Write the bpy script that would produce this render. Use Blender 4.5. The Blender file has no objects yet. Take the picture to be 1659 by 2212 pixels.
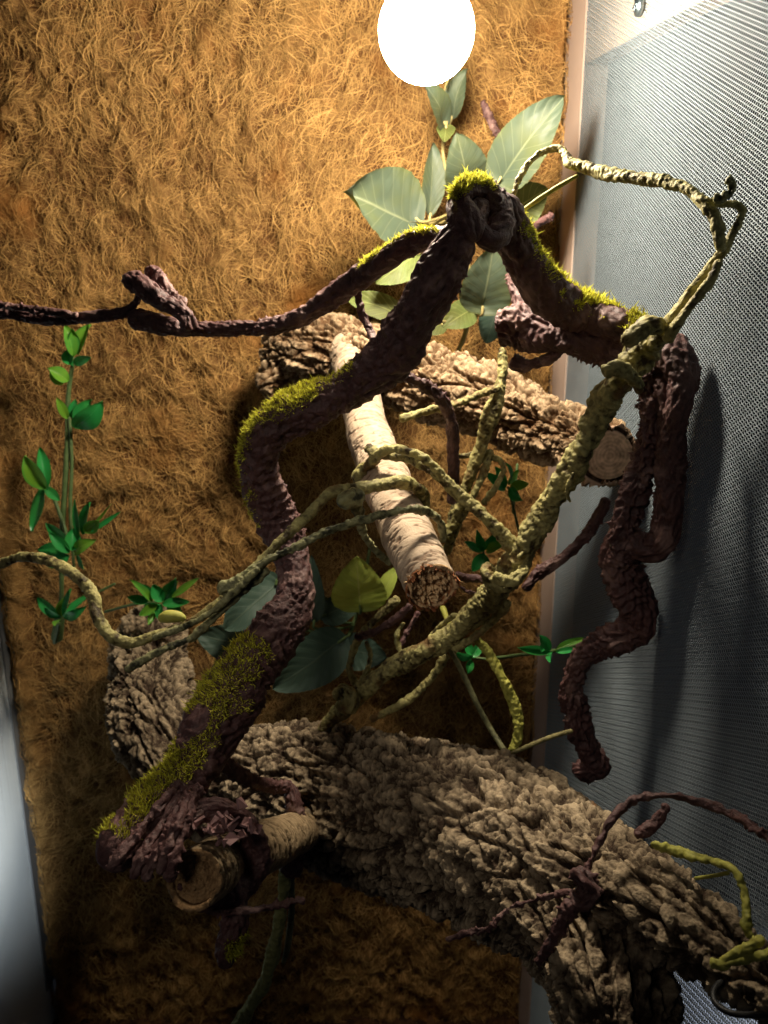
import bpy, math
import numpy as np
from math import radians, pi, cos, sin

sc = bpy.context.scene
COL = sc.collection
# ------------------------------------------------------------------ camera, light, exposure
PITCH = radians(14.04)
cam_d = bpy.data.cameras.new("camera")
cam = bpy.data.objects.new("camera", cam_d)
COL.objects.link(cam)
cam.location = (0, 0, 0)
cam.rotation_euler = (radians(90) - PITCH, 0, 0)
cam_d.sensor_fit = 'VERTICAL'
cam_d.sensor_height = 36.0
cam_d.lens = 27.0
cam_d.clip_start = 0.01
cam_d.clip_end = 50
cam_d.dof.use_dof = True
cam_d.dof.focus_distance = 0.43
cam_d.dof.aperture_fstop = 15.0
sc.camera = cam

w = bpy.data.worlds.new("World")
sc.world = w
w.use_nodes = True
w.node_tree.nodes["Background"].inputs[0].default_value = (0.55, 0.62, 0.8, 1)
w.node_tree.nodes["Background"].inputs[1].default_value = 0.008

BULB_POWER = 215.0          # radiance of the globe
# added fill spot on the branch end and stub, no visible source
ad = bpy.data.lights.new("fill_spot", 'SPOT')
ad.spot_size = radians(38); ad.spot_blend = 1.0; ad.shadow_soft_size = .10; ad.energy = 2.7; ad.color = (1.0, 0.90, 0.78)
ao = bpy.data.objects.new("fill_spot", ad); COL.objects.link(ao)
ao.location = (-0.30, -0.14, 0.20)
import mathutils
ao.rotation_euler = (mathutils.Vector((-0.02, 0.42, -0.16)) - ao.location).to_track_quat('-Z', 'Y').to_euler()

sd_ = bpy.data.lights.new("left_fill_spot", 'SPOT')  # added spot that brightens the left screen strip, source invented
sd_.energy = 170; sd_.spot_size = radians(30); sd_.spot_blend = 1.0; sd_.shadow_soft_size = .05; sd_.color = (.9, .96, 1.0)
so_ = bpy.data.objects.new("left_fill_spot", sd_); COL.objects.link(so_)
so_.location = (-0.26, 0.10, -0.05)
import mathutils
so_.rotation_euler = (mathutils.Vector((-0.70, 0.83, -0.66)) - so_.location).to_track_quat('-Z', 'Y').to_euler()

sc.view_settings.view_transform = 'Standard'
sc.view_settings.look = 'None'
sc.view_settings.exposure = 0.60
sc.view_settings.gamma = 1.0
sc.render.engine = 'CYCLES'
sc.cycles.use_denoising = True
sc.cycles.denoiser = 'OPENIMAGEDENOISE'
sc.cycles.max_bounces = 6
sc.cycles.diffuse_bounces = 4
sc.cycles.transparent_max_bounces = 8
sc.cycles.caustics_reflective = False
sc.cycles.caustics_refractive = False

# ------------------------------------------------------------------ geometry helpers
FW, FH, FOC = 1659.0, 2212.0, 1659.0
RT = np.array([1., 0, 0]); FD = np.array([0, cos(PITCH), -sin(PITCH)]); UP = np.array([0, sin(PITCH), cos(PITCH)])
YB = 0.85      # back wall
XR = 0.183     # right screen
XL = -0.447    # left screen
def P(u, v, d):
    return d * (RT * (u - FW / 2) / FOC + UP * (FH / 2 - v) / FOC + FD)
def onplane(u, v, axis, val):
    r = P(u, v, 1.0)
    return r * (val / r[axis])
def wallp(u, v, off=0.0): return onplane(u, v, 1, YB - off)
def nrm(a):
    return a / np.maximum(np.linalg.norm(a, axis=-1, keepdims=True), 1e-12)

def _h(ix, iy, iz, seed):
    n = (ix.astype(np.int64) * 374761393 + iy.astype(np.int64) * 668265263 + iz.astype(np.int64) * 2147483647 + seed * 974634777) & 0xffffffff
    n = ((n ^ (n >> 13)) * 1274126177) & 0xffffffff
    n = ((n ^ (n >> 16)) * 2246822519) & 0xffffffff
    n = (n ^ (n >> 15)) & 0xffffffff
    return n / 4294967295.0
def vn(p, seed=0):
    i = np.floor(p).astype(np.int64); f = p - i
    f = f * f * (3 - 2 * f)
    r = 0
    for a in (0, 1):
        for b in (0, 1):
            for c in (0, 1):
                wgt = (f[..., 0] if a else 1 - f[..., 0]) * (f[..., 1] if b else 1 - f[..., 1]) * (f[..., 2] if c else 1 - f[..., 2])
                r = r + wgt * _h(i[..., 0] + a, i[..., 1] + b, i[..., 2] + c, seed)
    return r * 2 - 1
def fbm(p, o=4, seed=0, gain=.5):
    r = 0; a = 1; t = 0
    for k in range(o):
        r = r + a * vn(p * (2.03 ** k) + k * 17.3, seed + k); t += a; a *= gain
    return r / t
def worley(p, seed=0):
    i = np.floor(p).astype(np.int64); f = p - i
    F1 = np.full(p.shape[:-1], 9.); F2 = F1.copy(); ID = np.zeros(p.shape[:-1])
    for a in (-1, 0, 1):
        for b in (-1, 0, 1):
            for c in (-1, 0, 1):
                x, y, z = i[..., 0] + a, i[..., 1] + b, i[..., 2] + c
                dx = a + _h(x, y, z, seed) - f[..., 0]
                dy = b + _h(x, y, z, seed + 5) - f[..., 1]
                dz = c + _h(x, y, z, seed + 9) - f[..., 2]
                d = np.sqrt(dx * dx + dy * dy + dz * dz)
                hid = _h(x, y, z, seed + 21)
                m = d < F1
                F2 = np.where(m, F1, np.minimum(F2, d)); ID = np.where(m, hid, ID); F1 = np.where(m, d, F1)
    return F1, F2, ID
def sst(a, b, x):
    t = np.clip((x - a) / (b - a), 0, 1); return t * t * (3 - 2 * t)

class MB:
    def __init__(s): s.v = []; s.q = []; s.t = []; s.tone = []; s.uv = []; s.n = 0
    def add(s, v, q=None, t=None, tone=None, uv=None):
        v = np.asarray(v, float).reshape(-1, 3)
        if q is not None and len(q): s.q.append(np.asarray(q, np.int64).reshape(-1, 4) + s.n)
        if t is not None and len(t): s.t.append(np.asarray(t, np.int64).reshape(-1, 3) + s.n)
        s.v.append(v); s.tone.append(np.zeros(len(v)) + (0.5 if tone is None else np.asarray(tone).reshape(-1)))
        s.uv.append(np.zeros((len(v), 2)) if uv is None else np.asarray(uv).reshape(-1, 2))
        b = s.n; s.n += len(v); return b
    def build(s, name, mat, parent=None, smooth=True, origin=None):
        v = np.concatenate(s.v)
        q = np.concatenate(s.q) if s.q else np.zeros((0, 4), np.int64)
        t = np.concatenate(s.t) if s.t else np.zeros((0, 3), np.int64)
        me = bpy.data.meshes.new(name)
        if parent is not None: org = np.array(parent.location)
        elif origin is not None: org = np.array(origin)
        else: org = np.array([v[:, 0].mean(), v[:, 1].mean(), v[:, 2].min()])
        me.vertices.add(len(v)); me.vertices.foreach_set('co', (v - org).astype(np.float32).ravel())
        L = np.concatenate([q.ravel(), t.ravel()])
        me.loops.add(len(L)); me.loops.foreach_set('vertex_index', L.astype(np.int32))
        st = np.concatenate([np.arange(len(q)) * 4, len(q) * 4 + np.arange(len(t)) * 3])
        me.polygons.add(len(st)); me.polygons.foreach_set('loop_start', st.astype(np.int32))
        me.update(calc_edges=True)
        me.polygons.foreach_set('use_smooth', np.full(len(st), smooth))
        a = me.attributes.new('tone', 'FLOAT', 'POINT'); a.data.foreach_set('value', np.concatenate(s.tone).astype(np.float32))
        uv = np.concatenate(s.uv)
        if np.any(uv):
            for k, nm in enumerate(('lu', 'lv')):
                a = me.attributes.new(nm, 'FLOAT', 'POINT'); a.data.foreach_set('value', uv[:, k].astype(np.float32))
        me.materials.append(mat)
        me.update()
        o = bpy.data.objects.new(name, me); COL.objects.link(o)
        if parent is not None: o.parent = parent
        else: o.location = org
        return o

def thing(name, label, cat, loc, group=None):
    o = bpy.data.objects.new(name, None); COL.objects.link(o)
    o.empty_display_size = 0.02
    o.location = [float(x) for x in loc]; o['label'] = label; o['category'] = cat
    if group: o['group'] = group
    return o
def tag(o, label, cat, group=None):
    o['label'] = label; o['category'] = cat
    if group: o['group'] = group
    return o

def resample(pts, step):
    """pts rows (u,v,r,d) in photo units -> centres, radii, arclength"""
    a = np.array(pts, float)
    C = np.array([P(x[0], x[1], x[3]) for x in a]); R = a[:, 2] * a[:, 3] / FOC
    D = np.column_stack([C, R])
    out = []
    n = len(D)
    for i in range(n - 1):
        p0 = D[max(i - 1, 0)]; p1 = D[i]; p2 = D[i + 1]; p3 = D[min(i + 2, n - 1)]
        if i == 0: p0 = 2 * p1 - p2
        if i == n - 2: p3 = 2 * p2 - p1
        t = np.linspace(0, 1, 24, endpoint=False)[:, None]
        out.append(.5 * ((2 * p1) + (p2 - p0) * t + (2 * p0 - 5 * p1 + 4 * p2 - p3) * t ** 2 + (3 * p1 - p0 - 3 * p2 + p3) * t ** 3))
    out.append(D[-1:]); D = np.concatenate(out)
    s = np.concatenate([[0], np.cumsum(np.linalg.norm(np.diff(D[:, :3], axis=0), axis=1))])
    m = max(4, int(s[-1] / step) + 1)
    ss = np.linspace(0, s[-1], m)
    E = np.column_stack([np.interp(ss, s, D[:, k]) for k in range(4)])
    return E[:, :3], np.maximum(E[:, 3], 1e-4), ss
def frames(C):
    T = nrm(np.gradient(C, axis=0)); N = np.zeros_like(C)
    ref = np.array([0, 0, 1.]) if abs(T[0][2]) < .9 else np.array([1., 0, 0])
    n = nrm(ref - T[0] * ref.dot(T[0])); N[0] = n
    for i in range(1, len(C)):
        n = n - T[i] * n.dot(T[i]); n = n / np.linalg.norm(n); N[i] = n
    return T, N, np.cross(T, N)

# displacement styles: (s, th, R, q) -> (metres outward, tone)
def st_cork(s, th, R, q, amp=1.0, sc_=1.0):
    g = q * sc_
    w1 = np.stack([fbm(g * 40, 3, 3), fbm(g * 40, 3, 13), fbm(g * 40, 3, 23)], -1)
    gl = (g + w1 * .005) * np.array([.30, 1, 1])
    gm = (g + w1 * .004) * np.array([.6, 1, 1])
    big = fbm(g * 20, 3, 31)
    P1, P2, PID = worley(gl * 78, 41)                 # blocky plates
    furrow = 1 - sst(.02, .20, P2 - P1)
    p1, p2, pid = worley((g + w1 * .003) * np.array([130, 120, 120.]), 45)   # small chunks on them
    crk = 1 - sst(.02, .22, p2 - p1)
    cross = 1 - sst(.0, .12, np.abs(fbm(g * np.array([120, 45, 45.]), 3, 62)))
    lt = fbm(gl * 60, 3, 55) * 3.0
    fr = lt - np.floor(lt); ter = (np.floor(lt) + sst(.3, .62, fr)) / 3.0
    tooth = fbm(g * np.array([360, 140, 140.]), 3, 14, .6)
    pit = sst(.20, .42, fbm(gm * 85 + 3, 4, 88))
    fine = fbm(g * 800, 3, 9, .65)
    mid = fbm(gm * 200, 4, 19, .6)
    h = .0042 * big + .0038 * (PID - .4) * (1 - furrow) - .0036 * furrow + .0056 * ter + .0014 * (pid - .5) * (1 - crk) - .0017 * crk - .0009 * cross + .0012 * tooth + .0013 * mid - .0038 * pit + .0004 * fine
    tone = np.clip(.56 + .26 * (PID - .5) + .24 * ter + .22 * (pid - .5) + .6 * tooth + .55 * mid + .4 * fine - .38 * furrow - .28 * crk - .22 * cross - .55 * pit, 0, 1)
    return h * amp, tone
def st_brown(s, th, R, q, amp=1.0):
    tw = np.sin(2 * th + s * 95 + 1.6 * fbm(q * 60, 2, 2))
    tw2 = np.abs(np.sin(5 * th - s * 210 + 3 * fbm(q * 90, 2, 12)))
    wr = 1 - np.abs(fbm(q * np.array([150, 190, 190.]), 3, 6)) * 2
    F1, F2, ID = worley(q * np.array([380, 380, 380.]), 4)
    patch = sst(-.1, .35, fbm(q * 45, 2, 61))
    sp = (1 - sst(.0, .5, F1)) * (ID > .45) * patch
    saw = np.abs(((s * 130 + .6 * np.sin(th + 1.3 * fbm(q * 40, 2, 71)) + .9 * fbm(q * 70, 2, 72)) % 1) - .35)
    lump = fbm(q * 75, 3, 18)
    h = R * (.09 * tw + .07 * (tw2 - .5) + .09 * fbm(q * 45, 3, 8) + .10 * lump + .17 * (saw - .3) * sst(-.35, .15, fbm(q * 30, 2, 73))) + .0015 * wr - .0012 + .0019 * sp
    return h * amp, np.clip(.35 + .35 * wr * .6 + .5 * sp + .2 * fbm(q * 40, 2, 90), 0, 1)
def st_green(s, th, R, q, amp=1.0):
    ring = np.abs(np.sin(s * 520 + 2.5 * fbm(q * 150, 2, 5) + th * .8))
    tw = np.sin(2 * th + s * 160 + fbm(q * 80, 2, 3))
    n = fbm(q * 130, 4, 11, .6)
    n2 = fbm(q * 420, 3, 44, .6)
    h = R * (.10 * ring + .12 * tw + .30 * n - .05) + .0012 * n2
    dark = sst(.15, .5, fbm(q * 170, 3, 33)) + sst(.2, .5, -n)
    return h * amp, np.clip(.62 + .5 * n + .7 * n2 - .6 * dark + .15 * ring, 0, 1)
def st_pole(s, th, R, q, amp=1.0):
    g = q * np.array([1.5, .7, .7])
    n = fbm(g * 90, 4, 3)
    cr = 1 - np.abs(fbm(q * np.array([260, 60, 60.]), 3, 17)) * 2.2
    h = R * .10 * fbm(q * 30, 2, 40) + .0009 * n - .0012 * sst(.72, 1, cr)
    F1, F2, ID = worley(q * np.array([240, 110, 110]), 19)
    pit = (1 - sst(.1, .28, F1)) * (ID > .72)
    return (h - .0008 * pit) * amp, np.clip(.75 + .35 * n - .6 * sst(.72, 1, cr) - .6 * pit, 0, 1)
def st_smooth(s, th, R, q, amp=1.0):
    return R * .08 * fbm(q * 200, 2, 1) * amp, .5 + .4 * fbm(q * 120, 3, 2)

def tube(mb, pts, style, step=.0008, sides=None, amp=1.0, cap0='round', cap1='round', seed=0., kw=None):
    C, R, s = resample(pts, step)
    T, N, B = frames(C)
    M = sides or int(np.clip(2 * pi * R.max() / step, 10, 420))
    th = np.arange(M) * 2 * pi / M
    dr = N[:, None] * np.cos(th)[None, :, None] + B[:, None] * np.sin(th)[None, :, None]
    S = np.repeat(s[:, None], M, 1); TH = np.repeat(th[None], len(s), 0); RR = np.repeat(R[:, None], M, 1)
    q = np.stack([S + seed * 1.37, RR * np.cos(TH) + seed, RR * np.sin(TH) - seed * .7], -1)
    h, tone = style(S, TH, RR, q, amp, **(kw or {}))
    rr = RR + h
    for which, k in (('0', cap0), ('1', cap1)):
        if k == 'round':
            e = s if which == '0' else s[-1] - s
            rad = R[0] if which == '0' else R[-1]
            f = np.sqrt(np.clip(1 - (1 - np.clip(e / rad, 0, 1)) ** 2, 0, 1)) * .98 + .02
            rr = rr * f[:, None]
    V = C[:, None] + dr * rr[..., None]
    n = len(s)
    i = np.arange(n - 1)[:, None] * M; j = np.arange(M)[None]; j2 = (j + 1) % M
    q4 = np.stack([i + j, i + j2, i + M + j2, i + M + j], -1).reshape(-1, 4)
    b = mb.add(V, q4, tone=tone)
    for k, ring in ((cap0, 0), (cap1, n - 1)):
        if k in ('round', 'flat'):
            c = mb.add(C[ring][None], tone=tone[ring].mean())
            idx = b + ring * M + np.arange(M); nx = np.roll(idx, -1)
            tr = np.stack([np.full(M, c), nx, idx] if ring == 0 else [np.full(M, c), idx, nx], -1)
            mb.t.append(tr)
    return dict(C=C, R=R, T=T, N=N, B=B, V=V, dr=dr, tone=tone, s=s, M=M)

def cut_end(tb, rim=.82, depth=.5, rough=.12, plug=None, seed=3, disc_bump=.1):
    """end surface of a cut branch, joined to the last ring of tube data"""
    ring = tb['V'][-1]; c = tb['C'][-1]; T = tb['T'][-1]; R = tb['R'][-1]; M = tb['M']
    r0 = ring - c
    rs_ = tb['dr'][-1] * R * (1 + .05 * fbm(tb['dr'][-1] * 1.5 + seed, 2, seed))[:, None]
    mb = MB(); rows = [ring]; tones = [np.full(M, .55)]
    jag = fbm(np.stack([np.cos(np.arange(M) * 2 * pi / M) * 3, np.sin(np.arange(M) * 2 * pi / M) * 3, np.zeros(M) + seed], -1), 4, seed)
    out = R * rough * (jag * 1.5 + .3)[:, None] * T
    rows.append(c + r0 * .985 + out); tones.append(np.full(M, .5))
    rows.append(c + rs_ * (rim + .02 * jag[:, None]) + out * .8); tones.append(np.full(M, .6))
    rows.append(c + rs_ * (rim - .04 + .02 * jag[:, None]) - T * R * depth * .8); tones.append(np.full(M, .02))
    fr = np.linspace(rim - .06, 0.02, 34)
    for f in fr:
        base = c + rs_ * f
        nz = fbm(base * 420, 4, seed, .6) * disc_bump * R * 2.0
        lift = 0.0
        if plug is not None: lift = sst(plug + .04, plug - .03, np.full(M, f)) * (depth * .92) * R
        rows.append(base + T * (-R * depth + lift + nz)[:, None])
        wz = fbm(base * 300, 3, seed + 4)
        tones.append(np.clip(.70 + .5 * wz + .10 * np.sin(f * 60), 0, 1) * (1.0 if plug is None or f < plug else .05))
    V = np.stack(rows); n = len(rows)
    i = np.arange(n - 1)[:, None] * M; j = np.arange(M)[None]; j2 = (j + 1) % M
    q4 = np.stack([i + j, i + j2, i + M + j2, i + M + j], -1).reshape(-1, 4)
    mb.add(V, q4, tone=np.stack(tones))
    cc = mb.add((rows[-1].mean(0))[None], tone=.6)
    idx = (n - 1) * M + np.arange(M)
    mb.t.append(np.stack([np.full(M, cc), idx, np.roll(idx, -1)], -1))
    return mb

def blades(tb, count, length, width, up=(0, -.15, 1), thr=.25, srange=(0, 1), seed=1, patch=.1, lean=.6, ring_rng=None):
    """moss: small bent blades on the upward side of a tube"""
    rg = np.random.default_rng(seed)
    V = tb['V']; dr = tb['dr']; n, M = V.shape[:2]
    upv = nrm(np.array(up, float))
    i = rg.integers(int(srange[0] * (n - 1)), max(int(srange[1] * (n - 1)), 1) + 1, count * 6)
    j = rg.integers(0, M, count * 6)
    p = V[i, j]; nn = dr[i, j]
    edge = nn @ upv - thr + .55 * fbm(p * 150, 3, seed) + rg.normal(0, .14, len(nn))
    pt = fbm(p * 60, 2, seed + 3) + patch
    ok = (edge > 0) & (pt > -.15)
    p = p[ok][:count]; nn = nn[ok][:count]
    m = len(p)
    if m == 0: return None
    rnd = nrm(rg.normal(size=(m, 3)))
    d = nrm(nn * 1.0 + rnd * lean + np.array([0, 0, .15]))
    side = nrm(np.cross(d, rnd)) * (width * 1.25 * rg.uniform(.6, 1.3, m))[:, None]
    L = (length * .72 * rg.lognormal(-.15, .42, m))[:, None]
    bend = nrm(rg.normal(size=(m, 3))) * .35
    a = p - nn * .0006
    mid = a + d * L * .55
    tip = a + nrm(d + bend) * L
    vv = np.stack([a - side, a + side, mid + side * .8, mid - side * .8, tip], 1)
    k = np.arange(m)[:, None] * 5
    mb = MB()
    tn = np.clip(rg.uniform(.1, 1, m), 0, 1)[:, None] * np.ones((1, 5))
    mb.add(vv, k + np.array([[0, 1, 2, 3]]), k + np.array([[3, 2, 4]]), tone=tn)
    return mb

# ------------------------------------------------------------------ materials
def mk(name, c0, c1, rough=.7, nscale=300., nmix=.35, bump=.25, bscale=900., bdist=.0006, spec=.3, metal=0., trans=0., c2=None, c2scale=20., c2rng=(.5, .62), sheen=0., tip=None):
    m = bpy.data.materials.new(name); m.use_nodes = True
    nt = m.node_tree; N = nt.nodes; L = nt.links
    b = N['Principled BSDF']; out = N['Material Output']
    tc = N.new('ShaderNodeTexCoord')
    at = N.new('ShaderNodeAttribute'); at.attribute_name = 'tone'
    no = N.new('ShaderNodeTexNoise'); no.inputs['Scale'].default_value = nscale; no.inputs['Detail'].default_value = 5; no.inputs['Roughness'].default_value = .65
    L.new(tc.outputs['Object'], no.inputs['Vector'])
    sub = N.new('ShaderNodeMath'); sub.operation = 'SUBTRACT'; sub.inputs[1].default_value = .5; L.new(no.outputs['Fac'], sub.inputs[0])
    mul = N.new('ShaderNodeMath'); mul.operation = 'MULTIPLY_ADD'; mul.inputs[1].default_value = nmix * 3; mul.use_clamp = True
    L.new(sub.outputs[0], mul.inputs[0]); L.new(at.outputs['Fac'], mul.inputs[2])
    mx = N.new('ShaderNodeMix'); mx.data_type = 'RGBA'
    mx.inputs[6].default_value = (*c0, 1); mx.inputs[7].default_value = (*c1, 1)
    L.new(mul.outputs[0], mx.inputs[0]); col = mx.outputs[2]
    if c2 is not None:
        n2 = N.new('ShaderNodeTexNoise'); n2.inputs['Scale'].default_value = c2scale; n2.inputs['Detail'].default_value = 4
        L.new(tc.outputs['Object'], n2.inputs['Vector'])
        mr = N.new('ShaderNodeMapRange'); mr.inputs[1].default_value = c2rng[0]; mr.inputs[2].default_value = c2rng[1]
        L.new(n2.outputs['Fac'], mr.inputs[0])
        m2 = N.new('ShaderNodeMix'); m2.data_type = 'RGBA'; m2.inputs[7].default_value = (*c2, 1)
        L.new(mr.outputs[0], m2.inputs[0]); L.new(col, m2.inputs[6]); col = m2.outputs[2]
    L.new(col, b.inputs['Base Color'])
    b.inputs['Roughness'].default_value = rough; b.inputs['Specular IOR Level'].default_value = spec; b.inputs['Metallic'].default_value = metal
    if sheen: b.inputs['Sheen Weight'].default_value = sheen
    if bump:
        bn = N.new('ShaderNodeTexNoise'); bn.inputs['Scale'].default_value = bscale; bn.inputs['Detail'].default_value = 4
        L.new(tc.outputs['Object'], bn.inputs['Vector'])
        bp = N.new('ShaderNodeBump'); bp.inputs['Strength'].default_value = bump; bp.inputs['Distance'].default_value = bdist
        L.new(bn.outputs['Fac'], bp.inputs['Height']); L.new(bp.outputs['Normal'], b.inputs['Normal'])
    if trans:
        tr = N.new('ShaderNodeBsdfTranslucent'); ms = N.new('ShaderNodeMixShader'); ms.inputs[0].default_value = trans
        L.new(col, tr.inputs['Color']); L.new(b.outputs[0], ms.inputs[1]); L.new(tr.outputs[0], ms.inputs[2]); L.new(ms.outputs[0], out.inputs['Surface'])
    return m

def leafmat(name, top, vein, edge, trans=.35, rough=.55, vscale=7., transcol=None, veins=True):
    m = bpy.data.materials.new(name); m.use_nodes = True
    nt = m.node_tree; N = nt.nodes; L = nt.links
    b = N['Principled BSDF']; out = N['Material Output']
    def mth(op, a, bb=None, c=None, clamp=False):
        n = N.new('ShaderNodeMath'); n.operation = op; n.use_clamp = clamp
        for k, x in enumerate((a, bb, c)):
            if x is None: continue
            if isinstance(x, (int, float)): n.inputs[k].default_value = x
            else: L.new(x, n.inputs[k])
        return n.outputs[0]
    au = N.new('ShaderNodeAttribute'); au.attribute_name = 'lu'
    av = N.new('ShaderNodeAttribute'); av.attribute_name = 'lv'
    at = N.new('ShaderNodeAttribute'); at.attribute_name = 'tone'
    absu = mth('ABSOLUTE', au.outputs['Fac'])
    # side veins rise from the midrib towards the tip
    ph = mth('SUBTRACT', mth('MULTIPLY', av.outputs['Fac'], vscale), mth('MULTIPLY', mth('POWER', absu, .8), 2.3))
    tri = mth('ABSOLUTE', mth('SUBTRACT', mth('FRACT', ph), .5))
    vl = mth('SUBTRACT', 1.0, mth('DIVIDE', tri, .07), clamp=True)
    mid = mth('SUBTRACT', 1.0, mth('DIVIDE', absu, .05), clamp=True)
    vein_f = mth('MAXIMUM', mth('MULTIPLY', vl, .50 if veins else 0.0), mid, clamp=True)
    tc = N.new('ShaderNodeTexCoord')
    no = N.new('ShaderNodeTexNoise'); no.inputs['Scale'].default_value = 32; no.inputs['Detail'].default_value = 6
    L.new(tc.outputs['Object'], no.inputs['Vector'])
    mx0 = N.new('ShaderNodeMix'); mx0.data_type = 'RGBA'; mx0.inputs[6].default_value = (*top, 1); mx0.inputs[7].default_value = (*edge, 1)
    ef = mth('ADD', mth('MULTIPLY', mth('SUBTRACT', no.outputs['Fac'], .5), 2.2), at.outputs['Fac'], clamp=True)
    L.new(ef, mx0.inputs[0])
    mx = N.new('ShaderNodeMix'); mx.data_type = 'RGBA'; L.new(mx0.outputs[2], mx.inputs[6]); mx.inputs[7].default_value = (*vein, 1)
    L.new(mth('MULTIPLY', vein_f, .75), mx.inputs[0])
    L.new(mx.outputs[2], b.inputs['Base Color']); b.inputs['Roughness'].default_value = rough
    b.inputs['Specular IOR Level'].default_value = .35
    hh = mth('ADD', mth('MULTIPLY', vein_f, 1.0), mth('MULTIPLY', no.outputs['Fac'], .3))
    bp = N.new('ShaderNodeBump'); bp.inputs['Strength'].default_value = .5; bp.inputs['Distance'].default_value = .0006
    L.new(hh, bp.inputs['Height']); L.new(bp.outputs['Normal'], b.inputs['Normal'])
    tr = N.new('ShaderNodeBsdfTranslucent'); ms = N.new('ShaderNodeMixShader'); ms.inputs[0].default_value = trans
    if transcol: tr.inputs['Color'].default_value = (*transcol, 1)
    else: L.new(mx.outputs[2], tr.inputs['Color'])
    L.new(b.outputs[0], ms.inputs[1]); L.new(tr.outputs[0], ms.inputs[2]); L.new(ms.outputs[0], out.inputs['Surface'])
    return m

M_COIR = mk('coir', (.10, .042, .012), (.62, .37, .125), rough=.8, nscale=25, nmix=.12, bump=0, spec=.15, c2=(.28, .12, .028), c2scale=9, c2rng=(.56, .72))
M_CORK = mk('cork', (.09, .048, .022), (.46, .335, .205), rough=.9, nscale=260, nmix=.38, bump=.8, bscale=700, bdist=.0012, spec=.12, c2=(.42, .19, .07), c2scale=45, c2rng=(.70, .76))
M_CORKD = mk('weathered_cork', (.045, .029, .019), (.45, .35, .225), rough=.9, nscale=260, nmix=.42, bump=.9, bscale=600, bdist=.0014, spec=.12, c2=(.44, .17, .05), c2scale=38, c2rng=(.70, .77))
M_STUB = mk('stub_bark', (.07, .045, .025), (.40, .29, .165), rough=.85, nscale=200, nmix=.4, bump=.8, bscale=700, bdist=.001, spec=.15)
M_POLE = mk('pale_bark', (.20, .12, .07), (.54, .42, .30), rough=.8, nscale=220, nmix=.30, bump=.5, bscale=800, bdist=.0007, spec=.2)
M_CUT = mk('cut_wood', (.28, .10, .035), (.90, .64, .34), rough=.8, nscale=400, nmix=.45, bump=.9, bscale=700, bdist=.001, spec=.15)
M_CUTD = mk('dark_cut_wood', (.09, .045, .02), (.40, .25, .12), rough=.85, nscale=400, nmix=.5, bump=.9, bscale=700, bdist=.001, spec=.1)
M_PITH = mk('pinkish_cut_wood', (.03, .015, .01), (.74, .49, .33), rough=.8, nscale=160, nmix=.2, bump=.4, bscale=500, bdist=.0006, spec=.1)
M_BROWN = mk('brown_latex', (.014, .006, .006), (.155, .070, .064), rough=.58, nscale=500, nmix=.3, bump=.7, bscale=1100, bdist=.0008, spec=.4, c2=(.25, .15, .13), c2scale=55, c2rng=(.56, .72))
M_GREEN = mk('olive_latex', (.045, .030, .010), (.37, .33, .125), rough=.62, nscale=350, nmix=.45, bump=.9, bscale=1000, bdist=.0006, spec=.3, c2=(.15, .085, .03), c2scale=50, c2rng=(.57, .70))
M_GRDK = mk('dark_olive_latex', (.03, .03, .015), (.27, .26, .12), rough=.6, nscale=350, nmix=.45, bump=.6, bscale=1000, bdist=.0006, spec=.3)
M_YEL = mk('yellow_green_latex', (.20, .20, .03), (.46, .44, .09), rough=.6, nscale=250, nmix=.3, bump=.4, bscale=700, bdist=.0006, spec=.3)
M_MOSS = mk('moss', (.19, .165, .02), (.86, .84, .10), rough=.8, nscale=120, nmix=.35, bump=0, spec=.1, trans=.3)
M_LEAF = leafmat('dusty_leaf', (.060, .084, .056), (.20, .22, .12), (.085, .098, .030), trans=.20, transcol=(.20, .21, .03))
M_LEAFO = leafmat('olive_leaf', (.12, .135, .035), (.44, .46, .16), (.24, .33, .10), trans=.35)
M_LEAFY = leafmat('lime_leaf', (.40, .48, .09), (.52, .56, .18), (.26, .35, .06), trans=.3)
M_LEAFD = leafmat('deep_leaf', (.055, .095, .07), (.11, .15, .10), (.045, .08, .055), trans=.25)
M_BOX = leafmat('plastic_leaf', (.025, .27, .06), (.06, .34, .10), (.04, .20, .03), trans=.25, rough=.32, veins=False)
M_BOXT = leafmat('plastic_leaf_tip', (.16, .36, .03), (.24, .42, .06), (.03, .26, .05), trans=.3, rough=.35, veins=False)
M_STEM = mk('green_stem', (.03, .07, .02), (.12, .17, .06), rough=.5, spec=.3)
M_TSTEM = mk('tan_stem', (.20, .15, .05), (.42, .34, .14), rough=.6)
M_SCREEN = mk('screen_wire', (.17, .21, .24), (.24, .285, .315), rough=.55, nscale=25, nmix=.3, bump=0, spec=.35, metal=.1)
M_SCREENL = mk('lit_screen_wire', (.60, .66, .68), (.70, .75, .77), rough=.6, nscale=40, nmix=.1, bump=0, spec=.3)  # brighter copy of the screen wire, light put into its colour
M_ALU = mk('grey_frame', (.16, .17, .18), (.22, .23, .24), rough=.5, bump=.1)
M_TAN = mk('pale_wood', (.38, .28, .23), (.47, .36, .30), rough=.6, nscale=30, nmix=.2, bump=.15, bscale=300)
M_SOIL = mk('soil', (.025, .012, .006), (.10, .045, .018), rough=.95, nscale=90, nmix=.6, bump=1, bscale=250, bdist=.003, spec=.1)
M_ROOM = mk('room_dark', (.06, .06, .065), (.08, .08, .085), rough=.9, bump=0)
M_SCREW = mk('screw_metal', (.12, .16, .19), (.24, .30, .33), rough=.3, metal=.9, bump=.2)
M_WHITE = mk('white_plastic', (.55, .58, .68), (.62, .65, .74), rough=.5, bump=.1)

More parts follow.
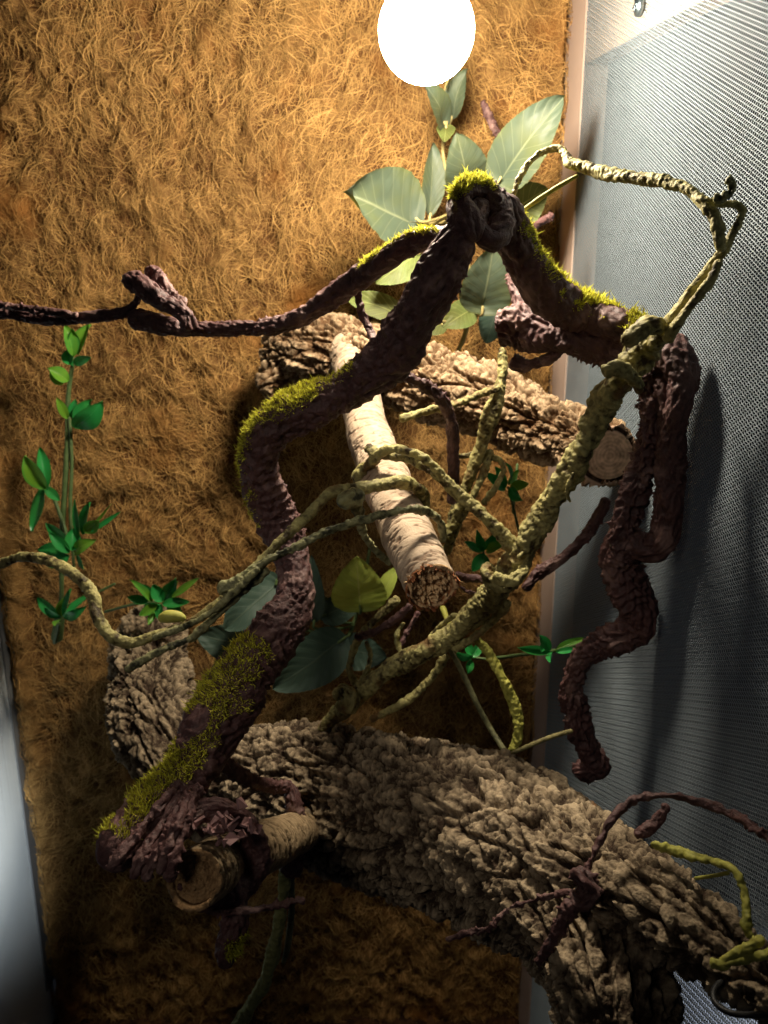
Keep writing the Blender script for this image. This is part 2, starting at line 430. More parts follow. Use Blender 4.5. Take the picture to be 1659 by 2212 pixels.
def emis(name, col, st):
    m = bpy.data.materials.new(name); m.use_nodes = True
    b = m.node_tree.nodes['Principled BSDF']
    b.inputs['Base Color'].default_value = (.9, .9, .9, 1)
    b.inputs['Emission Color'].default_value = (*col, 1); b.inputs['Emission Strength'].default_value = st
    return m
M_BULB = emis('lit_glass', (1.0, .87, .68), BULB_POWER)

# ------------------------------------------------------------------ setting: backdrop mat, screens, floor
rg = np.random.default_rng(5)
def coir_height(x, z):
    p = np.stack([x, np.zeros_like(x) + .3, z], -1)
    l = fbm(p * 34, 3, 2)
    l2 = fbm(p * np.array([95, 1, 70]), 3, 12)
    l3 = fbm(p * 9, 2, 22)
    return .0095 * l + .0075 * l2 + .004 * l3
def coir_mat():
    zt, zb = .42, -.94
    xl, xr = XL + .004, XR - .001
    mb = MB()
    nx, nz = 300, 560
    X, Z = np.meshgrid(np.linspace(xl, xr, nx), np.linspace(zb, zt, nz))
    roll = .012 * np.exp(-((X - xl - .012) / .012) ** 2) + .006 * np.exp(-((X - xr + .004) / .008) ** 2)
    H = coir_height(X, Z) + roll
    Y = YB - .004 - H
    edge = sst(0, .006, X - xl) * sst(0, .006, xr - X)
    Y = YB + .008 - (YB + .008 - Y) * edge
    i = np.arange(nz - 1)[:, None] * nx; j = np.arange(nx - 1)[None]
    q = np.stack([i + j, i + j + 1, i + nx + j + 1, i + nx + j], -1)
    mb.add(np.stack([X, Y, Z], -1), q, tone=np.clip(.10 + H * 30, 0, .4))
    # fibres
    n = 95000; K = 6
    px = rg.uniform(xl - .002, xr + .001, n); pz = rg.uniform(zb, zt, n)
    # keep most of them where the lens looks
    flow = fbm(np.stack([px * 14, pz * 14, np.zeros(n)], -1), 2, 40) * 1.6
    ang = pi / 2 + flow + rg.normal(0, .75, n)
    Lf = rg.uniform(.010, .042, n); cur = rg.normal(0, 1.3, n)
    wd = rg.uniform(.00016, .00042, n)
    lift = rg.uniform(.0000, .0035, n); arch = rg.uniform(0, .004, n) * (rg.random(n) < .6)
    t = np.linspace(0, 1, K)
    aa = ang[:, None] + cur[:, None] * (t[None] - .5)
    dx = np.cos(aa) * Lf[:, None] / K; dz = np.sin(aa) * Lf[:, None] / K
    x = px[:, None] + np.cumsum(dx, 1) - dx.sum(1, keepdims=True) / 2
    z = pz[:, None] + np.cumsum(dz, 1) - dz.sum(1, keepdims=True) / 2
    x = np.clip(x, xl - .004, xr + .002)
    roll = .012 * np.exp(-((x - xl - .012) / .012) ** 2) + .006 * np.exp(-((x - xr + .004) / .008) ** 2)
    hh = coir_height(x, z) + roll
    y = YB - .004 - hh - lift[:, None] - arch[:, None] * np.sin(t * pi)[None]
    c = np.stack([x, y, z], -1)
    sd = np.stack([-np.sin(aa), np.zeros_like(aa), np.cos(aa)], -1)
    roll_a = rg.uniform(-1.0, 1.0, n)[:, None, None]
    sd = sd * np.cos(roll_a) + np.array([0, 1., 0]) * np.sin(roll_a)
    sd = sd * wd[:, None, None] * (1 - .6 * np.abs(t - .5) * 2)[None, :, None]
    v = np.stack([c - sd, c + sd], 2).reshape(n, K * 2, 3)
    b = (np.arange(n) * K * 2)[:, None, None] + (np.arange(K - 1) * 2)[None, :, None]
    q = b + np.array([0, 1, 3, 2])[None, None]
    tn = np.clip(rg.beta(2.2, 1.6, n) * .95 + .08 + .40 * fbm(np.stack([px * 60, pz * 60, px * 0], -1), 3, 71) + .25 * fbm(np.stack([px * 14, pz * 14, px * 0], -1), 2, 72), 0, 1)
    mb.add(v.reshape(-1, 3), q.reshape(-1, 4), tone=np.repeat(tn, K * 2))
    o = mb.build('coir_mat', M_COIR)
    tag(o, 'golden brown coconut fibre mat covering the whole back wall', 'backdrop mat')
coir_mat()

def screen(name, X, y0, y1, z0, z1, lab, pitch=.0021, wr=.00047, slope=26, weave=True, mat=None):
    """diamond woven insect screen in the plane x = X"""
    mb = MB()
    sl = radians(slope)
    tn = math.tan(sl)
    vs = pitch / cos(sl)
    wdt = y1 - y0
    for fam in (1, -1):
        zs = np.arange(z0 - wdt * tn, z1 + wdt * tn, vs)
        K = int(wdt / cos(sl) / (pitch / sin(2 * sl))) + 1 if weave else 2
        t = np.linspace(0, 1, K)
        Yc = y0 + wdt * t
        Zc = zs[:, None] + (fam * tn) * (Yc[None] - (y0 + y1) / 2)
        Yc = np.repeat(Yc[None], len(zs), 0)
        Xc = np.full_like(Yc, X)
        # over / under
        if weave:
            k = np.arange(K)[None] + np.arange(len(zs))[:, None]
            Xc = Xc + fam * wr * .8 * np.where(k % 2 == 0, 1, -1)
        else: Xc = Xc + fam * wr * .9
        S = 4
        a = np.arange(S) * 2 * pi / S + pi / 4
        nrmv = np.array([0, -fam * sin(sl), cos(sl)])
        off = wr * (np.cos(a)[:, None] * np.array([1., 0, 0]) + np.sin(a)[:, None] * nrmv)
        V = np.stack([Xc, Yc, Zc], -1)[:, :, None] + off[None, None]
        nW = len(zs)
        zi = Zc
        b = (np.arange(nW) * K * S)[:, None, None] + (np.arange(K - 1) * S)[None, :, None]
        j = np.arange(S)[None, None]; j2 = (j + 1) % S
        q = np.stack([b + j, b + j2, b + S + j2, b + S + j], -1)
        keep = ((zi[:, :-1] > z0 - .003) & (zi[:, :-1] < z1 + .003))
        q = q[keep].reshape(-1, 4)
        used = np.unique(q); remap = np.full(nW * K * S, -1); remap[used] = np.arange(len(used))
        mb.add(V.reshape(-1, 3)[used], remap[q], tone=.5)
    o = mb.build(name, mat or M_SCREEN)
    return tag(o, lab, 'mesh screen')
screen('mesh_screen', XR, .30, .780, -.96, .44, 'tall grey diamond mesh screen forming the right wall behind the vines', pitch=.0020, wr=.00026)
screen('mesh_screen', XL, .62, YB, -.93, .1, 'narrow sliver of grey mesh screen, coloured as lit, at the lower left edge beside the coir mat', weave=False, pitch=.0022, wr=.00062, slope=4, mat=M_SCREENL)

def box(mb, lo, hi, tone=.5, bev=0):
    x0, y0, z0 = lo; x1, y1, z1 = hi
    v = [(x, y, z) for z in (z0, z1) for y in (y0, y1) for x in (x0, x1)]
    mb.add(v, [(0, 2, 3, 1), (4, 5, 7, 6), (0, 1, 5, 4), (2, 6, 7, 3), (0, 4, 6, 2), (1, 3, 7, 5)], tone=tone)
# pale post outside the back right corner
mb = MB(); box(mb, (XR - .0015, .780, -1.0), (XR + .022, YB + .03, .45))
tag(mb.build('wooden_post', M_TAN, smooth=False), 'pale pinkish wooden corner post between the right edge of the mat and the mesh', 'post')
# slanted pale board with its screw
poly = [(1212, 172), (1262, 140), (1420, 52), (1580, -30), (1620, -260), (1212, -260)]
ins = [onplane(u, v, 0, XR + .0018) for u, v in poly]
outp = [p + np.array([.015, 0, 0]) for p in ins]
mb = MB(); k = len(poly)
mb.add(np.array(ins + outp), [(i, (i + 1) % k, k + (i + 1) % k, k + i) for i in range(k)],
       [(0, i, i + 1) for i in range(1, k - 1)] + [(k, k + i + 1, k + i) for i in range(1, k - 1)], tone=.6)
brd = mb.build('wooden_board', mk('tan_wood', (.60, .36, .20), (.68, .44, .26), rough=.7, nscale=20, nmix=.2, bump=.1), smooth=False)
tag(brd, 'slanted tan wooden board behind the mesh in the upper right corner', 'board')
# screw
sc_c = onplane(1383, 12, 0, XR - .002)
mb = MB()
a = np.linspace(0, 2 * pi, 25)[:-1]
rr = [0.0022, .0064, .0070, .0070, .0060]; xx = [-.0035, -.0026, -.0012, .0010, .0012]
rings = [np.stack([np.full(24, sc_c[0] + x), sc_c[1] + r * np.cos(a), sc_c[2] + r * np.sin(a)], -1) for r, x in zip(rr, xx)]
V = np.concatenate(rings)
q = [(i * 24 + j, i * 24 + (j + 1) % 24, (i + 1) * 24 + (j + 1) % 24, (i + 1) * 24 + j) for i in range(4) for j in range(24)]
mb.add(V, q); c = mb.add([sc_c + np.array([-.0022, 0, 0])]); mb.t.append(np.array([(c, j, (j + 1) % 24) for j in range(24)]))
# cross slot as two raised bars
box(mb, (sc_c[0] - .0042, sc_c[1] - .0040, sc_c[2] - .0007), (sc_c[0] - .0030, sc_c[1] + .0040, sc_c[2] + .0007), .1)
box(mb, (sc_c[0] - .00425, sc_c[1] - .0007, sc_c[2] - .0040), (sc_c[0] - .00305, sc_c[1] + .0007, sc_c[2] + .0040), .1)
tag(mb.build('screw', M_SCREW), 'shiny steel screw head in the mesh near the top right corner', 'screw')
# left dark frame strip
mb = MB(); box(mb, (XL - .012, YB - .020, -.86), (XL + .003, YB + .012, .42))
tag(mb.build('frame_post', M_ALU, smooth=False), 'thin dark grey corner frame post at the left edge of the coir mat', 'post')

# pale tray added outside the screen for an unidentified pale patch
c0 = P(1560, 2230, .56)
mb = MB(); box(mb, (XR + .012, c0[1] - .01, c0[2] - .14), (c0[0] + .12, c0[1] + .01, c0[2] + .10))
tag(mb.build('pale_panel', M_WHITE, smooth=False), 'pale bluish white tray added behind the mesh between the two legs of the forked log', 'panel')
al = bpy.data.lights.new("panel_fill_spot", 'SPOT'); al.spot_size = radians(50); al.spot_blend = .6; al.shadow_soft_size = .02; al.energy = 1.1; al.color = (.85, .92, 1)  # added lamp, there only to brighten the pale piece behind the mesh
alo = bpy.data.objects.new("panel_fill_spot", al); COL.objects.link(alo)
alo.location = (c0[0] + .10, c0[1] - .20, c0[2] + .02)
alo.rotation_euler = (mathutils.Vector([float(x) for x in c0]) - alo.location).to_track_quat('-Z', 'Y').to_euler()

# floor of the enclosure
mb = MB(); nx = 240
X, Y = np.meshgrid(np.linspace(XL - .02, XR + .02, nx), np.linspace(.1, YB + .02, nx))
F1, F2, ID = worley(np.stack([X, Y, X * 0], -1) * 95, 3)
Zf = -.92 + .012 * fbm(np.stack([X, Y, X * 0], -1) * 14, 3, 4) + .007 * ID * sst(0, .3, F2 - F1)
i = np.arange(nx - 1)[:, None] * nx; j = np.arange(nx - 1)[None]
mb.add(np.stack([X, Y, Zf], -1), np.stack([i + j, i + j + 1, i + nx + j + 1, i + nx + j], -1), tone=ID * .8)
fl = mb.build('ground', M_SOIL); fl['kind'] = 'structure'

# ------------------------------------------------------------------ lamp
def lathe(mb, prof, c, n=48, tone=.5):
    a = np.arange(n) * 2 * pi / n
    V = np.concatenate([np.stack([c[0] + r * np.cos(a), c[1] + r * np.sin(a), np.full(n, c[2] + z)], -1) for r, z in prof])
    m = len(prof)
    q = [(i * n + j, i * n + (j + 1) % n, (i + 1) * n + (j + 1) % n, (i + 1) * n + j) for i in range(m - 1) for j in range(n)]
    mb.add(V, q, tone=tone)
bc = P(921, 67, .48); br = 103.5 * .48 / FOC
bulb = thing('light_bulb', 'glowing white globe light bulb hanging at the top of the enclosure', 'light bulb', bc + np.array([0, 0, br + .06]))
mb = MB()
prof = [(max(br * sin(t), 1e-4), -br * cos(t)) for t in np.linspace(0, pi * .80, 30)]
prof += [(br * .50, br * .98), (br * .44, br * 1.25)]
lathe(mb, prof, bc, 48); mb.build('globe', M_BULB, bulb)
mb = MB(); lathe(mb, [(br * .44, br * 1.25), (br * .46, br * 1.27), (br * .46, br * 1.5), (br * .42, br * 1.5), (br * .42, br * 1.9), (.001, br * 1.9)], bc, 48); mb.build('screw_base', M_ALU, bulb)
mb = MB(); lathe(mb, [(.001, br * 1.72), (br * .62, br * 1.70), (br * .64, br * 3.2), (.001, br * 3.25)], bc, 48); mb.build('socket', M_ROOM, bulb)

# ------------------------------------------------------------------ cork log, upper
def PT(l): return l
t = thing('cork_log', 'rugged pale cork log in the middle reaching from the mat to the right screen', 'log', P(1320, 1000, .57))
mb = MB()
tb = tube(mb, [(600, 770, 55, .78), (640, 765, 78, .75), (700, 762, 84, .72), (780, 775, 82, .70), (900, 815, 80, .66), (1050, 868, 76, .625), (1180, 925, 72, .595), (1270, 958, 74, .565), (1318, 985, 78, .525)], st_cork, step=.0009, cap1='none', seed=.3, kw=dict(sc_=1.1))
mb.build('bark', M_CORK, t)
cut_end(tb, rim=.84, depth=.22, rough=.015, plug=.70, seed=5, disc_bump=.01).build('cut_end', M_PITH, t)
# snapped side stub pointing down left
mb = MB(); tube(mb, [(660, 790, 50, .74), (610, 815, 46, .74), (565, 845, 34, .75)], st_cork, step=.0011, seed=.7)
mb.build('side_stub', M_CORK, t)

# pale pole branch
t = thing('pale_branch', 'smooth pale barked branch pointing at the viewer with a splintered broken end', 'branch', P(930, 1265, .42))
mb = MB()
tb = tube(mb, [(750, 740, 46, .70), (765, 800, 44, .665), (782, 880, 43, .62), (800, 950, 47, .575), (828, 1030, 52, .53), (872, 1140, 55, .47), (905, 1210, 57, .435), (934, 1268, 56, .410)], st_pole, step=.0006, cap1='none', seed=.2)
mb.build('bark', M_POLE, t)
ce = cut_end(tb, rim=.84, depth=.16, rough=.20, seed=8, disc_bump=.20)
c = tb['C'][-1]; T = tb['T'][-1]; R = tb['R'][-1]; N_ = tb['N'][-1]; B_ = tb['B'][-1]
r2 = np.random.default_rng(4)
for k in range(60):
    an = r2.uniform(0, 2 * pi); f = r2.uniform(.1, .85) ** .7
    base = c + (N_ * cos(an) + B_ * sin(an)) * R * f - T * R * .30
    dirv = nrm(T + r2.normal(0, .5, 3)); ln = R * r2.uniform(.25, .65) * (.6 + .5 * f)
    sdv = nrm(np.cross(dirv, r2.normal(size=3))) * R * r2.uniform(.05, .12); s2 = np.cross(dirv, sdv) * .5
    mid = base + dirv * ln * .6
    tip = base + dirv * ln + sdv * .4
    vv = [base - sdv, base + s2, base + sdv, base - s2, mid - sdv * .8, mid + s2, mid + sdv * .8, mid - s2, tip]
    ce.add(vv, [(0, 1, 5, 4), (1, 2, 6, 5), (2, 3, 7, 6), (3, 0, 4, 7)], [(4, 5, 8), (5, 6, 8), (6, 7, 8), (7, 4, 8)], tone=r2.uniform(.3, .95))
ce.build('broken_end', M_CUT, t)
# torn bark rim
mb = MB()
for k in range(46):
    an = k / 46 * 2 * pi + r2.uniform(-.05, .05); f = r2.uniform(.94, 1.05)
    u_ = N_ * cos(an) + B_ * sin(an); tg = -N_ * sin(an) + B_ * cos(an)
    base = c + u_ * R * f - T * R * .12
    wd = R * r2.uniform(.07, .13); ln = R * r2.uniform(.12, .38)
    tip = base + T * ln + u_ * R * r2.uniform(-.10, .06)
    th_ = u_ * R * .035
    vv = [base - tg * wd, base + tg * wd, tip + tg * wd * r2.uniform(.3, .9), tip - tg * wd * r2.uniform(.3, .9)]
    vv = vv + [p - th_ for p in vv]
    mb.add(vv, [(0, 1, 2, 3), (7, 6, 5, 4), (0, 4, 5, 1), (1, 5, 6, 2), (2, 6, 7, 3), (3, 7, 4, 0)], tone=r2.uniform(.1, .5))
mb.build('torn_bark_edge', mk('inner_bark', (.20, .06, .02), (.60, .26, .10), rough=.8, nscale=300, nmix=.4, bump=.6, bscale=700), t, smooth=False)

# ------------------------------------------------------------------ lower forked cork log
t = thing('forked_cork_log', 'massive weathered cork log across the lower picture that forks into two legs at right', 'log', P(1340, 2300, .36))
mb = MB()
tube(mb, [(345, 1330, 60, .86), (325, 1420, 82, .80), (325, 1510, 92, .73), (360, 1600, 98, .66), (440, 1680, 108, .64), (560, 1690, 128, .62), (700, 1715, 148, .59), (900, 1775, 168, .545), (1080, 1830, 178, .49), (1200, 1900, 176, .45), (1272, 2010, 156, .415), (1318, 2150, 150, .385), (1330, 2330, 155, .36)], st_cork, step=.00095, seed=2.3, amp=1.15, kw=dict(sc_=.9))
tube(mb, [(1080, 1830, 140, .48), (1230, 1880, 140, .435), (1390, 1950, 108, .38), (1505, 2022, 84, .355), (1620, 2108, 70, .335), (1730, 2195, 68, .315)], st_cork, step=.00095, seed=4.1, amp=1.1, kw=dict(sc_=.9))
mb.build('bark', M_CORKD, t)

# hollow stub at lower left
t = thing('hollow_branch_stub', 'short sawn pale branch stub with a hollow dark end at the lower left', 'branch', P(425, 1900, .37))
mb = MB()
tb = tube(mb, [(690, 1785, 36, .57), (620, 1808, 46, .50), (545, 1842, 56, .45), (470, 1872, 61, .405), (418, 1900, 60, .368)], st_pole, step=.0006, cap1='none', seed=.9, amp=1.1)
mb.build('bark', M_STUB, t)
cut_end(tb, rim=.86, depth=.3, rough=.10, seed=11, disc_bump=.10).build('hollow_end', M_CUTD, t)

# ------------------------------------------------------------------ brown mossy vine
bv = thing('brown_vine', 'thick twisted dark brown vine with green moss along its top, winding through the whole enclosure', 'vine', P(260, 1850, .38))
mb = MB()
tA = tube(mb, [(212, 1862, 34, .375), (250, 1835, 52, .382), (318, 1775, 58, .40), (400, 1680, 60, .42), (468, 1560, 66, .435), (535, 1445, 64, .45), (600, 1365, 52, .465), (638, 1290, 42, .48), (632, 1210, 40, .49), (598, 1120, 44, .49), (566, 1040, 46, .48), (560, 975, 46, .47), (600, 915, 46, .46), (680, 875, 46, .455), (770, 830, 46, .45), (845, 770, 52, .435), (895, 690, 52, .42), (940, 610, 50, .41), (975, 540, 44, .405), (1002, 480, 40, .40)],
          st_brown, step=.0007, seed=1.1)
mb.build('stem', M_BROWN, bv)
for nm, n, sr, thr, upv, L_, sd in (('moss', 11000, (.02, .30), .12, (-.92, -.45, .5), .0038, 3), ('moss', 6500, (.50, .72), .42, (-.55, -.1, .8), .0033, 4), ('moss', 2500, (.60, .79), .6, (-.45, .1, .9), .0028, 5)):
    b_ = blades(tA, n, L_, .00028, up=upv, thr=thr, srange=sr, seed=sd, patch=.12)
    b_.build(nm, M_MOSS, bv)
# knotted crown of the vine
mb = MB()
tube(mb, [(1030, 520, 24, .395), (1008, 480, 32, .398), (992, 440, 28, .405), (1005, 412, 24, .412), (1040, 412, 28, .418), (1072, 445, 34, .415), (1082, 490, 32, .41), (1062, 520, 26, .402), (1030, 490, 24, .402), (1035, 455, 26, .408), (1050, 470, 18, .41)], st_brown, step=.0007, seed=2.2)
tK = tube(mb, [(985, 430, 16, .395), (1000, 412, 22, .40), (1035, 405, 23, .41), (1066, 422, 22, .415), (1086, 465, 20, .41)], st_brown, step=.0007, seed=3.2)
mb.build('knot', M_BROWN, bv)
blades(tK, 2600, .0034, .0003, up=(-.2, -.3, 1), thr=.2, srange=(.0, .62), seed=8, patch=.25).build('moss', M_MOSS, bv)
# right hand arm
mb = MB()
tR = tube(mb, [(1040, 430, 30, .42), (1085, 465, 42, .425), (1115, 530, 44, .435), (1155, 600, 44, .445), (1200, 650, 42, .455), (1270, 680, 42, .465), (1340, 708, 40, .455), (1400, 735, 38, .445), (1450, 765, 40, .435), (1474, 810, 36, .43), (1468, 870, 28, .43), (1452, 930, 28, .44), (1448, 1010, 30, .45), (1446, 1090, 30, .455), (1440, 1150, 28, .46), (1412, 1185, 32, .47), (1370, 1180, 36, .48), (1330, 1200, 34, .49)], st_brown, step=.0008, seed=5.2)
tube(mb, [(1400, 770, 24, .44), (1412, 830, 28, .445), (1408, 900, 26, .45), (1390, 990, 24, .46), (1366, 1080, 28, .47), (1346, 1150, 32, .48), (1335, 1200, 38, .49), (1352, 1255, 38, .495), (1382, 1310, 38, .50), (1385, 1350, 35, .505), (1330, 1378, 30, .515), (1268, 1410, 28, .53), (1238, 1470, 24, .54), (1242, 1540, 26, .55), (1262, 1600, 28, .56), (1288, 1650, 26, .57), (1240, 1672, 22, .58)], st_brown, step=.0008, seed=6.2, amp=2.0)
tube(mb, [(1432, 800, 22, .44), (1440, 860, 24, .44), (1438, 940, 20, .445), (1436, 1030, 20, .45), (1432, 1120, 20, .46), (1415, 1180, 24, .47)], st_brown, step=.0009, seed=6.9, amp=1.2)
mb.build('right_arm', M_BROWN, bv)
blades(tR, 2600, .0030, .0003, up=(.55, 0, .85), thr=.35, srange=(.07, .20), seed=10, patch=.5).build('moss', M_MOSS, bv)
blades(tR, 3600, .0040, .00034, up=(.35, -.25, .95), thr=.48, srange=(.205, .43), seed=9, patch=.08).build('moss', M_MOSS, bv)
mb = MB()
tube(mb, [(1078, 708, 34, .50), (1120, 705, 42, .495), (1180, 712, 42, .485), (1250, 735, 42, .475), (1320, 758, 38, .465), (1390, 785, 34, .455)], st_brown, step=.0008, seed=7.2, amp=1.7, cap0='flat')
tube(mb, [(1102, 590, 10, .52), (1115, 630, 16, .51), (1140, 670, 22, .50), (1185, 700, 24, .49)], st_brown, step=.0008, seed=8.2)
mb.build('short_limb', M_BROWN, bv)
# left hand arm
mb = MB()
tL = tube(mb, [(1000, 520, 30, .41), (955, 515, 25, .42), (905, 520, 25, .43), (850, 550, 26, .44), (790, 590, 26, .455), (720, 640, 23, .47), (660, 680, 22, .475), (600, 702, 20, .48), (520, 710, 17, .485), (440, 710, 17, .49), (370, 706, 20, .49), (310, 692, 21, .49), (276, 692, 22, .49)], st_brown, step=.0007, seed=9.2, amp=.9)
tube(mb, [(412, 715, 16, .478), (405, 690, 17, .475), (385, 668, 17, .475), (352, 652, 19, .475), (322, 630, 24, .475), (292, 608, 25, .48), (276, 612, 24, .485)], st_brown, step=.0006, seed=10.2)
tube(mb, [(400, 660, 12, .48), (370, 640, 14, .485), (348, 612, 16, .485), (335, 590, 14, .49), (312, 592, 14, .49)], st_brown, step=.0006, seed=11.2)
mb.build('left_arm', M_BROWN, bv)
blades(tL, 2200, .0028, .00028, up=(-.2, 0, 1), thr=.62, srange=(.06, .33), seed=12, patch=.2).build('moss', M_MOSS, bv)
mb = MB()
tube(mb, [(300, 632, 10, .485), (292, 655, 8, .488), (268, 674, 10, .49), (220, 682, 12, .492), (160, 688, 13, .495), (100, 688, 14, .50), (40, 680, 13, .50), (-30, 672, 12, .50), (-80, 668, 10, .50)], st_brown, step=.0006, seed=12.2)
tube(mb, [(170, 682, 8, .49), (110, 674, 8, .49), (60, 668, 8, .49), (10, 660, 8, .49), (-40, 652, 7, .49)], st_brown, step=.0006, seed=13.2)
mb.build('thin_tendril', M_BROWN, bv)
def twig(parent, pts, style, mat, name='twig', seed=0., amp=1., step=.0006):
    mb = MB(); r = tube(mb, pts, style, step=step, seed=seed, amp=amp); o = mb.build(name, mat, parent); return r
twig(bv, [(778, 600, 12, .47), (773, 640, 9, .475), (785, 685, 9, .48), (802, 720, 9, .48), (812, 750, 9, .47)], st_brown, M_BROWN, seed=20)
twig(bv, [(875, 815, 12, .48), (920, 835, 14, .49), (958, 870, 15, .50), (975, 915, 14, .51), (978, 960, 13, .52), (980, 1020, 13, .53), (975, 1090, 11, .54)], st_brown, M_BROWN, seed=21)
twig(bv, [(1215, 755, 10, .48), (1185, 775, 12, .49), (1155, 785, 11, .50), (1130, 788, 16, .505), (1112, 785, 20, .51), (1104, 778, 12, .51)], st_brown, M_BROWN, seed=22)
twig(bv, [(1312, 1075, 13, .50), (1290, 1120, 12, .505), (1255, 1170, 13, .51), (1210, 1208, 13, .515), (1165, 1238, 12, .52), (1130, 1275, 11, .52)], st_brown, M_BROWN, seed=23)
twig(bv, [(1040, 218, 7, .72), (1058, 255, 8, .72), (1080, 300, 9, .71), (1100, 345, 8, .70)], st_brown, M_BROWN, seed=24)
twig(bv, [(1105, 520, 7, .60), (1150, 490, 9, .62), (1195, 465, 8, .63)], st_brown, M_BROWN, seed=25)
# wrapping at the foot: loops round the hollow stub with torn scraps
mb = MB()
for k_, (p0, p1, p2) in enumerate((((395, 1690), (300, 1800), (232, 1880)), ((405, 1700), (330, 1810), (285, 1900)), ((410, 1710), (362, 1800), (312, 1905)), ((420, 1705), (385, 1775), (345, 1890)), ((430, 1700), (395, 1800), (362, 1900)))):
    tube(mb, [(p0[0], p0[1], 14, .395), ((p0[0] + p1[0]) / 2, (p0[1] + p1[1]) / 2 - 4, 13, .38), (p1[0], p1[1], 13, .368), ((p2[0] + p1[0]) / 2 - 3, (p2[1] + p1[1]) / 2, 15, .36), (p2[0], p2[1], 9, .358)], st_brown, step=.0006, seed=14.2 + k_, amp=1.3)
tube(mb, [(375, 1905, 12, .36), (355, 1860, 14, .36), (372, 1795, 14, .37), (415, 1750, 15, .385), (470, 1740, 16, .39), (525, 1765, 18, .40), (558, 1820, 20, .405), (558, 1880, 22, .405), (520, 1925, 22, .40), (460, 1945, 18, .39), (410, 1935, 14, .38), (385, 1915, 8, .37)], st_brown, step=.0007, seed=15.2)
tube(mb, [(395, 1810, 12, .375), (430, 1765, 16, .385), (490, 1755, 20, .395), (535, 1800, 24, .41), (545, 1870, 26, .41), (505, 1915, 22, .41)], st_brown, step=.0007, seed=16.2)
mb.build('wrapped_foot', M_BROWN, bv)
mb = MB(); r3 = np.random.default_rng(12)
for k in range(34):
    u, v = r3.normal(492, 34), r3.normal(1782, 20)
    if k < 8: u, v = r3.normal(455, 14), r3.normal(1785, 10)
    d = r3.uniform(.372, .39); c = P(u, v, d); n1 = nrm(r3.normal(size=3)); n2 = nrm(np.cross(n1, r3.normal(size=3))); n3 = np.cross(n1, n2)
    a_, b_ = r3.uniform(.0012, .0045), r3.uniform(.001, .003)
    vv = [c + n1 * a_ * x + n2 * b_ * y + n3 * .0006 * z + n3 * .001 * x * y for z in (-1, 1) for x, y in ((-1, -1), (1, -.7), (.8, 1), (-.9, .8))]
    mb.add(vv, [(0, 3, 2, 1), (4, 5, 6, 7), (0, 1, 5, 4), (1, 2, 6, 5), (2, 3, 7, 6), (3, 0, 4, 7)], tone=r3.uniform(.5, 1))
mb.build('torn_scraps', mk('torn_latex', (.10, .05, .05), (.34, .19, .18), rough=.6), bv, smooth=False)
r_ = twig(bv, [(505, 1880, 26, .40), (508, 1940, 26, .40), (504, 2000, 28, .40), (493, 2048, 28, .40), (484, 2090, 16, .40)], st_brown, M_BROWN, name='hanging_end', seed=26)
blades(r_, 700, .0034, .0003, up=(1, -.5, .2), thr=.78, srange=(.60, .82), seed=30, patch=.8).build('moss', M_MOSS, bv)
twig(bv, [(372, 1925, 8, .375), (420, 1955, 8, .38), (480, 1970, 8, .39), (540, 1965, 9, .395), (600, 1955, 9, .40), (660, 1945, 9, .405)], st_brown, M_BROWN, seed=27, amp=1.3)
# dark clump gripping the cork log
mb = MB()
tube(mb, [(612, 1688, 14, .525), (632, 1720, 18, .52), (634, 1780, 26, .52), (628, 1850, 28, .525), (640, 1890, 20, .53)], st_brown, step=.0008, seed=17.2)
tube(mb, [(470, 1640, 14, .44), (530, 1680, 16, .475), (590, 1700, 13, .51), (628, 1698, 12, .52)], st_brown, step=.0008, seed=18.2)
mb.build('log_grip', M_BROWN, bv)

# second brown vine, bottom right
t = thing('brown_clip_vine', 'slim dark brown vine arching over the forked cork log at the lower right', 'vine', P(1262, 1900, .37))
mb = MB()
tube(mb, [(1258, 1895, 9, .365), (1290, 1830, 9, .37), (1325, 1765, 9, .375), (1375, 1727, 9, .38), (1440, 1718, 9, .375), (1510, 1732, 10, .37), (1575, 1755, 10, .36), (1625, 1785, 9, .345), (1690, 1840, 9, .33)], st_brown, step=.0006, seed=31.)
mb.build('stem', M_BROWN, t)
mb = MB()
tube(mb, [(1235, 1880, 18, .365), (1262, 1900, 24, .36), (1275, 1925, 22, .36), (1255, 1945, 18, .36), (1235, 1925, 14, .365)], st_brown, step=.0006, seed=32., amp=1.8)
tube(mb, [(1240, 1945, 18, .365), (1215, 1990, 16, .37), (1190, 2040, 14, .38), (1160, 2080, 8, .39)], st_brown, step=.0007, seed=33., amp=1.2)
mb.build('knot', M_BROWN, t)
twig(t, [(1240, 1925, 8, .365), (1190, 1935, 7, .375), (1140, 1948, 7, .385), (1095, 1965, 7, .39), (1055, 2005, 7, .395), (1010, 2015, 7, .40), (962, 2030, 7, .405)], st_brown, M_BROWN, seed=34)
twig(t, [(1440, 1735, 8, .40), (1430, 1760, 10, .40), (1400, 1790, 12, .40), (1370, 1805, 9, .40)], st_brown, M_BROWN, seed=35)

